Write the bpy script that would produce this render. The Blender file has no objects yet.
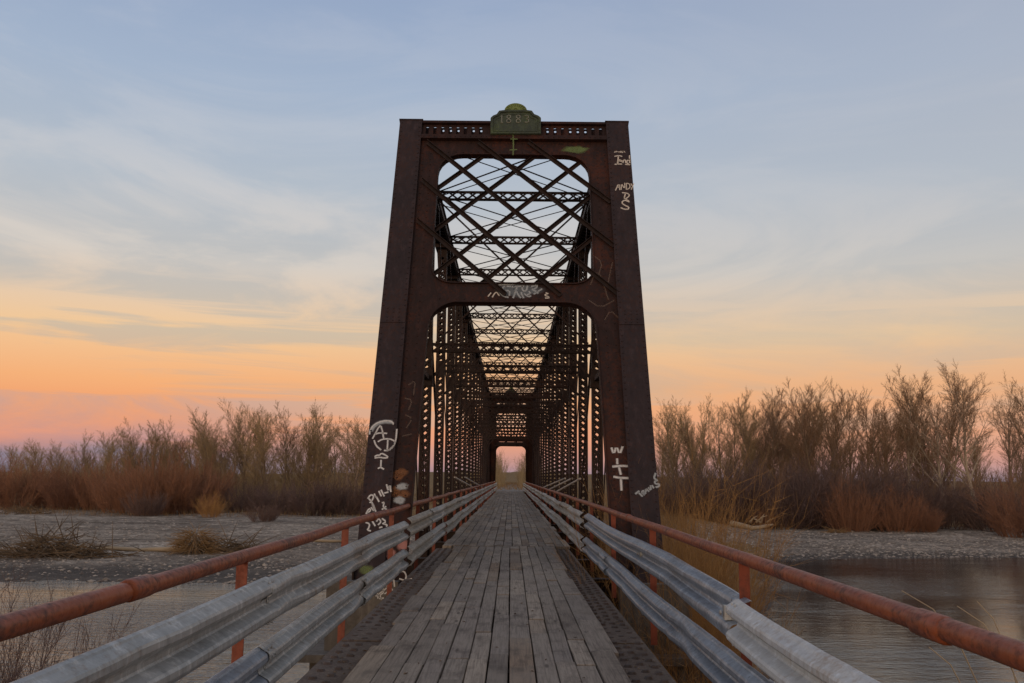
import bpy, math, random
import numpy as np
from mathutils import Vector, Matrix
C = bpy.context.scene
col = C.collection
R = math.radians
rnd = random.Random(7)

# ------------------------------------------------------------------ camera
F_PX, PITCH, EYE, ROLL = 900.0, math.atan(135.5 / 900), 1.63, R(.55)
cam = bpy.data.cameras.new('camera')
cam.sensor_width = 36
cam.lens = F_PX / 1024 * 36
cam.clip_start, cam.clip_end = 0.1, 12000
camo = bpy.data.objects.new('camera', cam)
camo.location = (0, 0, EYE)
camo.rotation_euler = (Matrix.Rotation(math.pi / 2 + PITCH, 3, 'X') @ Matrix.Rotation(ROLL, 3, 'Z')).to_euler()
col.objects.link(camo)
C.camera = camo

# ------------------------------------------------------------------ sky
SUN_EL, SUN_AZ = R(3.0), R(200)          # the sun has gone down behind the camera
def lin(r, g, b):
    f = lambda c: (c / 12.92) if c <= .04045 else ((c + .055) / 1.055) ** 2.4
    return (f(r / 255), f(g / 255), f(b / 255), 1)

class NT:
    def __init__(s, nt): s.nt = nt
    def n(s, typ, ins=None, **kw):
        nd = s.nt.nodes.new(typ)
        for k, v in kw.items(): setattr(nd, k, v)
        for k, v in (ins or {}).items():
            s.put(nd.inputs[k], v)
        return nd
    def put(s, sock, v):
        if isinstance(v, bpy.types.NodeSocket): s.nt.links.new(v, sock)
        elif isinstance(v, bpy.types.Node): s.nt.links.new(v.outputs[0], sock)
        else: sock.default_value = v
    def math(s, op, a, b=0.0, c=0.0, clamp=False):
        nd = s.nt.nodes.new('ShaderNodeMath'); nd.operation = op; nd.use_clamp = clamp
        for i, v in enumerate((a, b, c)): s.put(nd.inputs[i], v)
        return nd.outputs[0]
    def ramp(s, fac, stops, interp='LINEAR'):
        nd = s.nt.nodes.new('ShaderNodeValToRGB'); cr = nd.color_ramp; cr.interpolation = interp
        while len(cr.elements) > 1: cr.elements.remove(cr.elements[-1])
        for i, (p, c) in enumerate(stops):
            if isinstance(c, (int, float)): c = (c, c, c, 1)
            if len(c) == 3: c = (*c, 1)
            e = cr.elements[0] if i == 0 else cr.elements.new(p)
            e.position = p; e.color = c
        s.put(nd.inputs[0], fac)
        return nd.outputs[0]
    def mix(s, fac, a, b, blend='MIX'):
        nd = s.nt.nodes.new('ShaderNodeMix'); nd.data_type = 'RGBA'; nd.blend_type = blend
        s.put(nd.inputs[0], fac); s.put(nd.inputs[6], a); s.put(nd.inputs[7], b)
        return nd.outputs[2]
    def noise(s, vec, scale, detail=4, rough=.55, dist=0.0):
        nd = s.n('ShaderNodeTexNoise', {'Scale': scale, 'Detail': detail, 'Roughness': rough, 'Distortion': dist})
        if vec is not None: s.put(nd.inputs['Vector'], vec)
        return nd.outputs[0]
    def mapping(s, vec, scale=(1, 1, 1), rot=(0, 0, 0), loc=(0, 0, 0)):
        return s.n('ShaderNodeMapping', {'Vector': vec, 'Scale': scale, 'Rotation': rot, 'Location': loc}).outputs[0]

W = bpy.data.worlds.new('World'); C.world = W; W.use_nodes = True
w = NT(W.node_tree); W.node_tree.nodes.clear()
dirv = w.n('ShaderNodeTexCoord').outputs['Generated']
sx = w.n('ShaderNodeSeparateXYZ', {0: dirv})
ez = sx.outputs['Z']
E_MAX = .65
ef = w.math('DIVIDE', ez, E_MAX, clamp=True)
def st(deg): return math.sin(R(deg)) / E_MAX
band_l = w.ramp(ef, [(0, lin(116, 124, 146)), (st(1.2), lin(130, 130, 150)), (st(2.0), lin(190, 146, 146)), (st(3.2), lin(204, 154, 142)), (st(5.5), lin(200, 168, 156))])
band_r = w.ramp(ef, [(0, lin(150, 140, 156)), (st(.8), lin(196, 152, 148)), (st(2.0), lin(222, 163, 140)), (st(3.5), lin(222, 171, 142)), (st(5.5), lin(218, 178, 148))])
side = w.ramp(w.math('ADD', sx.outputs['X'], .5), [(.12, 0.0), (.38, 1.0)])
low = w.mix(side, band_l, band_r)
upper = w.ramp(ef, [(0, lin(217, 174, 142)), 
                    (st(5.5), lin(217, 174, 142)), (st(8.6), lin(209, 188, 164)), (st(12.5), lin(192, 190, 188)), (st(17.5), lin(180, 189, 200)),
                    (st(23.6), lin(164, 180, 203)), (st(30), lin(148, 166, 196)), (st(38), lin(148, 161, 185)), (.999, lin(150, 150, 162))])
clear = w.mix(w.ramp(ef, [(st(4.6), 0.0), (st(5.5), 1.0)]), low, upper)
cloudc = w.ramp(ef, [(0, lin(150, 120, 135)), (st(2.2), lin(242, 156, 118)), (st(4.5), lin(255, 166, 98)), (st(8.5), lin(250, 202, 148)),
                     (st(13), lin(224, 212, 200)), (st(20), lin(202, 204, 210)), (st(32), lin(176, 186, 208))])
# high cirrus in long slanting streaks, and thin level bars nearer the horizon
cv = w.n('ShaderNodeCombineXYZ', {0: sx.outputs['X'], 1: ez, 2: w.math('MULTIPLY', sx.outputs['Y'], .3)}).outputs[0]
m1 = w.mapping(cv, (2.6, 9.5, 2), (0, 0, R(19)), (3.3, 1.12, 0))
n1 = w.noise(m1, 1.0, 8, .60, .9)
m2 = w.mapping(cv, (1.9, 26, 2), (0, 0, R(7)), (1.3, 2.2, 0))
n2 = w.noise(m2, 1.0, 6, .58, .5)
c1 = w.ramp(n1, [(.44, 0.0), (.64, 1.0)], 'EASE')
c2 = w.math('MULTIPLY', w.ramp(n2, [(.46, 0.0), (.57, 1.0)], 'EASE'), w.ramp(ef, [(st(2), 1.0), (st(10), 1.0), (st(15), 0.0)]))
left = w.ramp(w.math('ADD', w.math('MULTIPLY', sx.outputs['X'], -1.0), .5), [(.2, .55), (.85, 1.0)])
band = w.ramp(ef, [(0, .35), (st(2.2), .9), (st(8), 1.0), (st(12), .85), (st(16), .75), (st(20), .5), (st(26), .35), (1, .15)])
cm = w.math('MULTIPLY', w.math('MULTIPLY', w.math('MAXIMUM', c1, w.math('MULTIPLY', c2, .9)), left), band, clamp=True)
front = w.mix(w.math('MULTIPLY', cm, .9), clear, cloudc)
# the after-glow on the sunset side, behind the camera
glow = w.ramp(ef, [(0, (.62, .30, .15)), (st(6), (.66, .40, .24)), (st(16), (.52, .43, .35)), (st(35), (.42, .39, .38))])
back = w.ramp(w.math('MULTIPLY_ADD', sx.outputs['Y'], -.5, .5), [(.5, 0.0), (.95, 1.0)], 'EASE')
veil = w.math('MULTIPLY', w.ramp(w.math('ADD', sx.outputs['X'], .5), [(.45, 0.0), (1, 1.0)]), w.ramp(ef, [(st(12), 0.0), (st(20), .40)]))
front = w.mix(veil, front, lin(180, 180, 187))
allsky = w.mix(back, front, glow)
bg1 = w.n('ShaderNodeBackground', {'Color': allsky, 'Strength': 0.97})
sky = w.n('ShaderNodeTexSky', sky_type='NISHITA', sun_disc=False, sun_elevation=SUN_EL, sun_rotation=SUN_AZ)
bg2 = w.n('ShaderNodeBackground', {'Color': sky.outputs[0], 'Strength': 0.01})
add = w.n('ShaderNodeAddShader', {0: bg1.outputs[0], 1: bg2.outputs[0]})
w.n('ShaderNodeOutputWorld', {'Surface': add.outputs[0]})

sl = bpy.data.lights.new('sun', 'SUN'); sl.energy = .7; sl.angle = R(12); sl.color = (1, .74, .52)
so = bpy.data.objects.new('sun', sl); col.objects.link(so)
sd = Vector((math.sin(SUN_AZ) * math.cos(SUN_EL), math.cos(SUN_AZ) * math.cos(SUN_EL), math.sin(SUN_EL)))
so.rotation_euler = sd.to_track_quat('Z', 'Y').to_euler(); so.location = (0, -20, 30)

C.view_settings.view_transform = 'Standard'; C.view_settings.look = 'None'
C.view_settings.exposure = 0; C.view_settings.gamma = 1
C.render.engine = 'CYCLES'
C.cycles.max_bounces = 6; C.cycles.transparent_max_bounces = 12

# ------------------------------------------------------------------ helpers
class MB:
    def __init__(s): s.v = []; s.f = []; s.a = []
    def add(s, vs, fs):
        k = len(s.v); s.v += [tuple(p) for p in vs]; s.f += [tuple(i + k for i in f) for f in fs]
    BOXF = [(0, 3, 2, 1), (4, 5, 6, 7), (0, 1, 5, 4), (1, 2, 6, 5), (2, 3, 7, 6), (3, 0, 4, 7)]
    def box(s, x0, x1, y0, y1, z0, z1):
        s.add([(x0, y0, z0), (x1, y0, z0), (x1, y1, z0), (x0, y1, z0), (x0, y0, z1), (x1, y0, z1), (x1, y1, z1), (x0, y1, z1)], s.BOXF)
    def beam(s, p, q, wd, th, up=(0, 0, 1)):
        p, q, up = Vector(p), Vector(q), Vector(up)
        d = (q - p).normalized(); sd = d.cross(up)
        if sd.length < 1e-4: sd = d.cross(Vector((0, 1, 0)))
        sd.normalize(); u = sd.cross(d)
        vs = []
        for c in (p, q):
            for a, b in ((-1, -1), (1, -1), (1, 1), (-1, 1)): vs.append(c + sd * (a * wd / 2) + u * (b * th / 2))
        s.add(vs, [(3, 2, 1, 0), (4, 5, 6, 7), (0, 1, 5, 4), (1, 2, 6, 5), (2, 3, 7, 6), (3, 0, 4, 7)])
    def tube(s, pts, rad, n=8, cap=True):
        pts = [Vector(p) for p in pts]
        if not hasattr(rad, '__len__'): rad = [rad] * len(pts)
        vs, fs = [], []
        ref = None
        for i, p in enumerate(pts):
            d = (pts[min(i + 1, len(pts) - 1)] - pts[max(i - 1, 0)]).normalized()
            if ref is None: ref = d.orthogonal().normalized()
            ref = (ref - d * ref.dot(d)).normalized(); b = d.cross(ref)
            for k in range(n):
                a = 2 * math.pi * k / n
                vs.append(p + (ref * math.cos(a) + b * math.sin(a)) * rad[i])
        for i in range(len(pts) - 1):
            for k in range(n):
                fs.append((i * n + k, i * n + (k + 1) % n, (i + 1) * n + (k + 1) % n, (i + 1) * n + k))
        if cap:
            fs.append(tuple(range(n - 1, -1, -1))); o = (len(pts) - 1) * n; fs.append(tuple(range(o, o + n)))
        s.add(vs, fs)
    def spike(s, p, q, r):                       # a thin tapering three-sided twig
        d = q - p
        a = d.orthogonal().normalized() * r; b = d.cross(a).normalized() * r
        s.add([p + a, p - a * .5 + b * .87, p - a * .5 - b * .87, q], [(0, 1, 3), (1, 2, 3), (2, 0, 3)])
    def dome(s, c, r, n, nrm=(0, 0, 1)):
        c, nrm = Vector(c), Vector(nrm).normalized(); a = nrm.orthogonal().normalized(); b = nrm.cross(a)
        vs, fs = [], []
        for rr, h in ((1, 0), (.7, .5)):
            for k in range(n):
                t = 2 * math.pi * k / n; vs.append(c + (a * math.cos(t) + b * math.sin(t)) * r * rr + nrm * r * h)
        for k in range(n): fs.append((k, (k + 1) % n, n + (k + 1) % n, n + k))
        fs.append(tuple(range(n, 2 * n))); s.add(vs, fs)
    def plate(s, outer, holes, t, M=None):       # flat plate with holes, thickness t along local z (0 at middle)
        cu = bpy.data.curves.new('tmp', 'CURVE'); cu.dimensions = '2D'; cu.fill_mode = 'BOTH'; cu.extrude = t / 2
        for pl in [outer] + list(holes):
            sp = cu.splines.new('POLY'); sp.points.add(len(pl) - 1); sp.use_cyclic_u = True
            for i, (x, y) in enumerate(pl): sp.points[i].co = (x, y, 0, 1)
        ob = bpy.data.objects.new('tmp', cu); me = bpy.data.meshes.new_from_object(ob)
        vs = [v.co.copy() for v in me.vertices]
        if M is not None: vs = [M(*v) for v in vs]
        s.add(vs, [tuple(p.vertices) for p in me.polygons])
        bpy.data.objects.remove(ob); bpy.data.curves.remove(cu); bpy.data.meshes.remove(me)
    def mesh(s, name, m, smooth=False, off=(0, 0, 0)):
        me = bpy.data.meshes.new(name)
        v = np.asarray([tuple(p) for p in s.v], dtype=np.float32).reshape(-1, 3) - np.asarray(off, dtype=np.float32)
        me.from_pydata(v.tolist(), [], s.f)
        if s.a:
            at = me.attributes.new('a', 'FLOAT', 'POINT'); at.data.foreach_set('value', s.a)
        me.materials.append(m)
        if smooth: me.polygons.foreach_set('use_smooth', [True] * len(me.polygons))
        me.update()
        return me
    def build(s, name, m, parent=None, smooth=False):
        off = (0, 0, 0)
        q = parent
        if parent is not None: off = ROOTLOC.get(parent.name, (0, 0, 0))
        o = bpy.data.objects.new(name, s.mesh(name, m, smooth, off)); col.objects.link(o)
        if parent is not None: o.parent = parent; ROOTLOC[o.name] = off
        return o
ROOTLOC = {}
def link(name, me, parent=None, loc=(0, 0, 0), rz=0.0):
    o = bpy.data.objects.new(name, me); col.objects.link(o)
    if parent is not None:
        o.parent = parent
        off = ROOTLOC.get(parent.name, (0, 0, 0)); loc = [a - b for a, b in zip(loc, off)]
    o.location = loc; o.rotation_euler = (0, 0, rz)
    ROOTLOC[o.name] = (0, 0, 0)
    return o
def tag(o, label=None, cat=None, group=None, kind=None):
    for k, v in (('label', label), ('category', cat), ('group', group), ('kind', kind)):
        if v: o[k] = v
    return o
def thing(name, loc, label, cat, group=None):
    o = bpy.data.objects.new(name, None); col.objects.link(o); o.location = loc; o.empty_display_size = .3
    ROOTLOC[o.name] = tuple(loc)
    return tag(o, label, cat, group)
def copy_tree(o, parent=None):
    c = o.copy(); col.objects.link(c)
    if parent is not None: c.parent = parent
    for ch in list(o.children): copy_tree(ch, c)
    return c

# ------------------------------------------------------------------ materials
def new_mat(name):
    m = bpy.data.materials.new(name); m.use_nodes = True
    nt = NT(m.node_tree); b = m.node_tree.nodes['Principled BSDF']
    return m, nt, b
def bump(nt, b, h, strength, dist):
    nd = nt.n('ShaderNodeBump', {'Height': h, 'Strength': strength, 'Distance': dist}); nt.put(b.inputs['Normal'], nd.outputs[0])
def steel(name, c1, c2, rust, amt=.5, rough=.62, scale=1.0, metal=0.0, streak=(2.2, 2.2, .5), spec=.5):
    m, nt, b = new_mat(name)
    P = nt.n('ShaderNodeNewGeometry').outputs['Position']
    a = nt.noise(nt.mapping(P, streak), 1.6 * scale, 8, .65)
    f = nt.noise(P, 14 * scale, 6, .65)
    base = nt.mix(nt.ramp(a, [(.32, 0.0), (.68, 1.0)]), (*c1, 1), (*c2, 1))
    rm = nt.math('MULTIPLY', nt.ramp(nt.math('MULTIPLY_ADD', f, .5, nt.math('MULTIPLY', nt.noise(P, .9 * scale, 5, .6), .5)), [(.5, 0.0), (.62, 1.0)]), amt)
    sk = nt.noise(nt.mapping(P, (9, 9, .35)), 1.0 * scale, 6, .7)
    base = nt.mix(nt.math('MULTIPLY', nt.ramp(sk, [(.52, 0.0), (.70, 1.0)]), .55), base, tuple(c * 1.9 for c in c2) + (1,))
    base = nt.mix(nt.math('MULTIPLY', nt.ramp(sk, [(.30, 1.0), (.45, 0.0)]), .5), base, tuple(c * .45 for c in c1) + (1,))
    nt.put(b.inputs['Base Color'], nt.mix(rm, base, (*rust, 1)))
    nt.put(b.inputs['Roughness'], nt.ramp(f, [(.3, rough - .12), (.7, rough + .15)]))
    b.inputs['Metallic'].default_value = metal; b.inputs['Specular IOR Level'].default_value = spec
    bump(nt, b, f, .25, .01)
    return m
M = {}
M['truss'] = steel('truss_steel', (.018, .011, .010), (.030, .017, .014), (.065, .024, .013), .45, spec=.22)
M['post'] = steel('post_steel', (.025, .018, .0215), (.038, .026, .029), (.070, .030, .020), .4, spec=.22)
M['portal'] = steel('portal_steel', (.020, .011, .010), (.034, .0155, .013), (.095, .029, .015), .55, spec=.22)
M['bar'] = steel('bar_steel', (.016, .011, .010), (.026, .016, .013), (.055, .022, .014), .4, spec=.22)
M['hand'] = steel('handrail_rust', (.30, .070, .014), (.165, .040, .013), (.050, .018, .012), .9, .5, 2.0, streak=(3, 1.5, 3))
M['hpost'] = steel('rail_post_rust', (.26, .050, .020), (.17, .036, .018), (.07, .025, .016), .65, .55, 2.0)
M['girder'] = steel('girder_rust', (.085, .062, .048), (.15, .112, .086), (.045, .028, .022), .7, .8, 2.5, streak=(1, 1, 1))
M['rivet'] = steel('rivet_rust', (.045, .032, .027), (.065, .044, .036), (.09, .05, .034), .5)
M['galv'] = steel('galvanised_steel', (.25, .27, .275), (.41, .42, .41), (.21, .14, .08), .6, .42, 1.6, .25, streak=(1.2, .35, 5))
M['galv_blue'] = steel('galvanised_blue', (.16, .20, .26), (.30, .345, .40), (.13, .10, .08), .5, .36, 1.6, .3, streak=(1.2, .35, 5))
M['galv_white'] = steel('galvanised_white', (.60, .61, .59), (.42, .455, .49), (.30, .22, .15), .6, .5, 1.6, 0.0, streak=(1.2, .4, 5))
M['galv_cream'] = steel('galvanised_cream', (.25, .23, .195), (.36, .335, .285), (.17, .12, .075), .55, .6, 1.6, 0.0, streak=(1.2, .6, 4))
M['pale_pipe'] = steel('pale_pipe', (.42, .38, .33), (.5, .46, .40), (.3, .2, .14), .4)
M['concrete'] = steel('pier_concrete', (.095, .085, .075), (.15, .135, .118), (.06, .05, .042), .6, .85, .8, streak=(1.5, 1.5, .4))
M['plaque'] = steel('lichen_bronze', (.030, .042, .032), (.052, .068, .042), (.095, .145, .036), .5, .75, 2.2)
M['plaque_fan'] = steel('lichen_green', (.12, .17, .045), (.18, .23, .07), (.06, .065, .04), .5, .8, 3.0)
M['digit'] = steel('worn_digit', (.24, .25, .21), (.17, .185, .15), (.09, .10, .07), .6)

def paint(name, c, amount=.85, scale=18):
    m, nt, b = new_mat(name)
    P = nt.n('ShaderNodeNewGeometry').outputs['Position']
    a = nt.n('ShaderNodeAttribute', attribute_name='a').outputs['Fac']
    n = nt.ramp(nt.noise(P, scale, 5, .65), [(.30, .65), (.5, 1.0)])
    al = nt.math('MULTIPLY', nt.math('MULTIPLY', a, n), amount, clamp=True)
    nt.put(b.inputs['Base Color'], (*c, 1)); b.inputs['Roughness'].default_value = .6
    nt.put(b.inputs['Alpha'], al)
    return m
M['spray_white'] = paint('white_spray_paint', (.68, .68, .68), 1.0)
M['spray_grey'] = paint('grey_spray_paint', (.46, .50, .53), .8)
M['spray_faint'] = paint('faded_spray_paint', (.24, .17, .13), .4)
M['spray_orange'] = paint('orange_patch_paint', (.30, .12, .04), .55, 14)
M['spray_pink'] = paint('pink_patch_paint', (.55, .25, .22), .8, 8)
M['spray_green'] = paint('green_spray_paint', (.20, .30, .10), .6, 8)
M['spray_cream'] = paint('cream_spray_paint', (.72, .66, .58), 1.0)

def twig_mat(name, c1, c2):
    m, nt, b = new_mat(name)
    g = nt.n('ShaderNodeNewGeometry')
    oi = nt.n('ShaderNodeObjectInfo').outputs['Random']
    r = nt.math('FRACT', nt.math('ADD', g.outputs['Random Per Island'], nt.math('MULTIPLY', oi, .35)))
    nt.put(b.inputs['Base Color'], nt.mix(r, (*c1, 1), (*c2, 1)))
    b.inputs['Roughness'].default_value = .8
    b.inputs['Specular IOR Level'].default_value = .2
    return m
M['tw_olive'] = twig_mat('olive_twigs', (.46, .34, .18), (.31, .22, .12))
M['tw_tan'] = twig_mat('tan_twigs', (.46, .33, .20), (.33, .22, .13))
M['tw_brown'] = twig_mat('brown_twigs', (.32, .20, .12), (.20, .125, .08))
M['tw_red'] = twig_mat('russet_willow_twigs', (.34, .165, .095), (.21, .115, .078))
M['tw_mauve'] = twig_mat('mauve_twigs', (.20, .13, .11), (.13, .09, .08))
M['tw_gold'] = twig_mat('golden_willow_twigs', (.50, .285, .10), (.30, .165, .075))
M['straw'] = twig_mat('dry_straw', (.36, .235, .115), (.20, .125, .065))
M['drift'] = twig_mat('driftwood', (.20, .14, .085), (.11, .08, .055))
M['bleached'] = twig_mat('bleached_wood', (.52, .42, .29), (.40, .31, .21))
M['stone'] = twig_mat('river_stones', (.50, .43, .36), (.15, .125, .105))
def bark(name, c1, c2):
    m, nt, b = new_mat(name)
    O = nt.n('ShaderNodeTexCoord').outputs['Object']
    n = nt.noise(nt.mapping(O, (3, 3, .6)), 3, 6, .65)
    nt.put(b.inputs['Base Color'], nt.mix(nt.ramp(n, [(.35, 0.0), (.65, 1.0)]), (*c1, 1), (*c2, 1)))
    b.inputs['Roughness'].default_value = .9
    bump(nt, b, n, .4, .03)
    return m
M['bark_pale'] = bark('pale_cottonwood_bark', (.50, .41, .31), (.30, .24, .18))
M['bark_brown'] = bark('brown_bark', (.34, .25, .17), (.19, .135, .095))
M['bark_dark'] = bark('dark_bark', (.11, .075, .06), (.07, .05, .042))

# weathered planks
def wood():
    m, nt, b = new_mat('weathered_planks')
    g = nt.n('ShaderNodeNewGeometry'); P = g.outputs['Position']; isl = g.outputs['Random Per Island']
    off = nt.n('ShaderNodeCombineXYZ', {0: nt.math('MULTIPLY', isl, 37.0), 1: nt.math('MULTIPLY', isl, 91.0), 2: 0.0}).outputs[0]
    Q = nt.n('ShaderNodeVectorMath', {0: P, 1: off}, operation='ADD').outputs[0]
    grain = nt.noise(nt.mapping(Q, (46, 1.6, 10)), 1.0, 7, .62, .4)
    blot = nt.noise(nt.mapping(P, (3.0, 1.3, 1)), 1.5, 7, .66)
    fine = nt.noise(nt.mapping(Q, (160, 7, 20)), 1.0, 3, .6)
    tint = nt.ramp(isl, [(0, (.19, .163, .14)), (.2, (.31, .27, .23)), (.4, (.225, .20, .182)), (.6, (.285, .25, .22)), (.78, (.39, .335, .275)), (.9, (.27, .205, .15)), (1, (.155, .12, .098))])
    c = nt.mix(nt.math('MULTIPLY', nt.ramp(grain, [(.34, 1.0), (.56, 0.0)]), .55), tint, (.060, .050, .045, 1))
    c = nt.mix(nt.math('MULTIPLY', nt.ramp(fine, [(.30, 1.0), (.42, 0.0)]), .5), c, (.045, .038, .034, 1))
    c = nt.mix(nt.math('MULTIPLY', nt.ramp(blot, [(.50, 0.0), (.66, 1.0)]), .75), c, (.085, .070, .060, 1))
    c = nt.mix(nt.math('MULTIPLY', nt.ramp(nt.noise(P, .5, 4, .6), [(.42, 0.0), (.62, 1.0)]), .45), c, (.30, .265, .225, 1))
    knot = nt.n('ShaderNodeTexVoronoi', {'Vector': nt.mapping(Q, (5.0, 1.1, 1)), 'Scale': 1.0})
    c = nt.mix(nt.math('MULTIPLY', nt.ramp(knot.outputs['Distance'], [(.06, 1.0), (.13, 0.0)]), .7), c, (.05, .04, .035, 1))
    nt.put(b.inputs['Base Color'], nt.mix(1.0, c, (1.12, 1.10, 1.07, 1), 'MULTIPLY')); b.inputs['Roughness'].default_value = .85
    b.inputs['Specular IOR Level'].default_value = .25
    bump(nt, b, nt.math('MULTIPLY_ADD', fine, .35, nt.math('MULTIPLY_ADD', blot, .8, grain)), .55, .008)
    return m
M['wood'] = wood()
M['timber'] = bark('dark_timber', (.09, .072, .06), (.055, .045, .04))

WATER_Z = -3.37
def ground_mat():
    m, nt, b = new_mat('river_ground')
    P = nt.n('ShaderNodeNewGeometry').outputs['Position']
    z = nt.n('ShaderNodeSeparateXYZ', {0: P}).outputs['Z']
    veg = nt.n('ShaderNodeAttribute', attribute_name='veg').outputs['Fac']
    v1 = nt.n('ShaderNodeTexVoronoi', {'Vector': P, 'Scale': 7.0})
    v2 = nt.n('ShaderNodeTexVoronoi', {'Vector': P, 'Scale': 2.6})
    big = nt.noise(nt.mapping(P, (.5, 1, 1)), .22, 6, .62)
    st_c = nt.ramp(nt.n('ShaderNodeSeparateColor', {0: v1.outputs['Color']}).outputs[0], [(0, (.16, .133, .106)), (.5, (.32, .270, .218)), (.85, (.46, .39, .32)), (1, (.62, .54, .45))])
    st2 = nt.ramp(nt.n('ShaderNodeSeparateColor', {0: v2.outputs['Color']}).outputs[0], [(0, (.17, .142, .115)), (1, (.48, .41, .335))])
    grav = nt.mix(.4, st_c, st2)
    grav = nt.mix(nt.ramp(big, [(.44, 0.0), (.60, .75)]), grav, (.17, .140, .114, 1))
    strk = nt.noise(nt.mapping(P, (.10, .9, 1)), .55, 6, .65)
    grav = nt.mix(nt.math('MULTIPLY', nt.ramp(strk, [(.53, 0.0), (.65, 1.0)]), .6), grav, (.11, .088, .070, 1))
    mid = nt.noise(P, .9, 6, .7)
    grav = nt.mix(1.0, grav, nt.ramp(mid, [(.32, .55), (.5, 1.0), (.68, 1.55)]), 'MULTIPLY')
    wet = nt.ramp(nt.math('ADD', z, nt.math('MULTIPLY', nt.noise(nt.mapping(P, (.35, 1, 1)), .45, 5, .65), .5)), [(0, 1.0), (1, 0.0)])
    wetf = nt.n('ShaderNodeMapRange', {'Value': nt.math('ADD', z, nt.math('MULTIPLY', nt.noise(nt.mapping(P, (.3, 1, 1)), .5, 5, .65), -.34)), 'From Min': WATER_Z - .06, 'From Max': WATER_Z + .16, 'To Min': 1.0, 'To Max': 0.0}, clamp=True).outputs[0]
    grav = nt.mix(nt.math('MULTIPLY', wetf, .8), grav, (.045, .036, .031, 1))
    soil = nt.mix(nt.ramp(nt.noise(P, .8, 6, .65), [(.35, 0.0), (.65, 1.0)]), (.17, .115, .062, 1), (.30, .205, .105, 1))
    nt.put(b.inputs['Base Color'], nt.mix(nt.math('MULTIPLY', veg, nt.ramp(nt.math('MULTIPLY_ADD', nt.noise(P, .6, 4), .6, nt.math('MULTIPLY', veg, .6)), [(.45, 0.0), (.6, 1.0)])), grav, soil))
    nt.put(b.inputs['Roughness'], nt.math('MULTIPLY_ADD', wetf, -.3, .95)); b.inputs['Specular IOR Level'].default_value = .06
    bump(nt, b, nt.math('MULTIPLY_ADD', v2.outputs['Distance'], 1.0, v1.outputs['Distance']), .8, .06)
    return m
M['ground'] = ground_mat()
def water_mat():
    m, nt, b = new_mat('river_water')
    P = nt.n('ShaderNodeNewGeometry').outputs['Position']
    n1 = nt.noise(nt.mapping(P, (.8, 2.2, 1), (0, 0, R(6))), 1.1, 4, .55, .3)
    n2 = nt.noise(nt.mapping(P, (1.6, 4.5, 1), (0, 0, R(-5))), 2.4, 3, .55)
    calm = nt.ramp(nt.noise(nt.mapping(P, (.5, 1, 1)), .12, 3, .5), [(.38, .35), (.62, 1.0)])
    px_ = nt.n('ShaderNodeSeparateXYZ', {0: P}).outputs['X']
    pool = nt.n('ShaderNodeMapRange', {'Value': px_, 'From Min': -3.0, 'From Max': 6.0, 'To Min': .26, 'To Max': .13}, clamp=True).outputs[0]   # rough riffle on the left, slower pool on the right
    b.inputs['Base Color'].default_value = (.026, .026, .027, 1)
    b.inputs['Roughness'].default_value = .06
    b.inputs['IOR'].default_value = 1.333
    nd = nt.n('ShaderNodeBump', {'Height': nt.math('MULTIPLY_ADD', nt.noise(nt.mapping(P, (.5, 1.6, 1)), .35, 2, .5), 1.6, nt.math('MULTIPLY_ADD', n2, .5, n1)), 'Strength': nt.math('MULTIPLY', calm, pool), 'Distance': .22})
    nt.put(b.inputs['Normal'], nd.outputs[0])
    return m
M['water'] = water_mat()
def road_mat():
    m, nt, b = new_mat('gravel_road')
    P = nt.n('ShaderNodeNewGeometry').outputs['Position']
    nt.put(b.inputs['Base Color'], nt.mix(nt.noise(P, 3, 6, .6), (.13, .12, .11, 1), (.21, .19, .17, 1))); b.inputs['Roughness'].default_value = .95
    return m
M['road'] = road_mat()

# ------------------------------------------------------------------ terrain
def wob(x, y, s, k=0.0):
    return (np.sin(x * s + 1.3 + k) * np.cos(y * s * 1.17 + .4 - k) + .6 * np.sin(x * s * 2.3 - y * s * 1.9 + 2 + k) + .35 * np.sin(x * s * 4.7 + y * s * 5.3 + k)) / 1.95
def shore(x, y):
    s1 = y - (np.interp(x, [-400, -60, -25, 0, 8, 15.4, 24, 35, 60, 400], [62, 46, 43, 42, 46, 57, 60, 62, 65, 90]) + 1.1 * wob(x, y * .3, .35))
    s2 = np.minimum(np.minimum(x + 2.3, np.interp(y, [-5, 10, 20, 29, 38, 56, 70], [2.6, 3.6, 5.8, 8.0, 10.6, 15.5, 22]) - x), y + 30) + .35 * wob(x, y, .8)
    s3 = np.interp(x, [-400, -30, -10, -5, -3, 0, 3, 6, 15, 400], [5, 7, 12, 12, 14, 18, 14, 8, 3, -4]) - y + .5 * wob(x, y, .6)
    return s1, s2, s3
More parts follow.
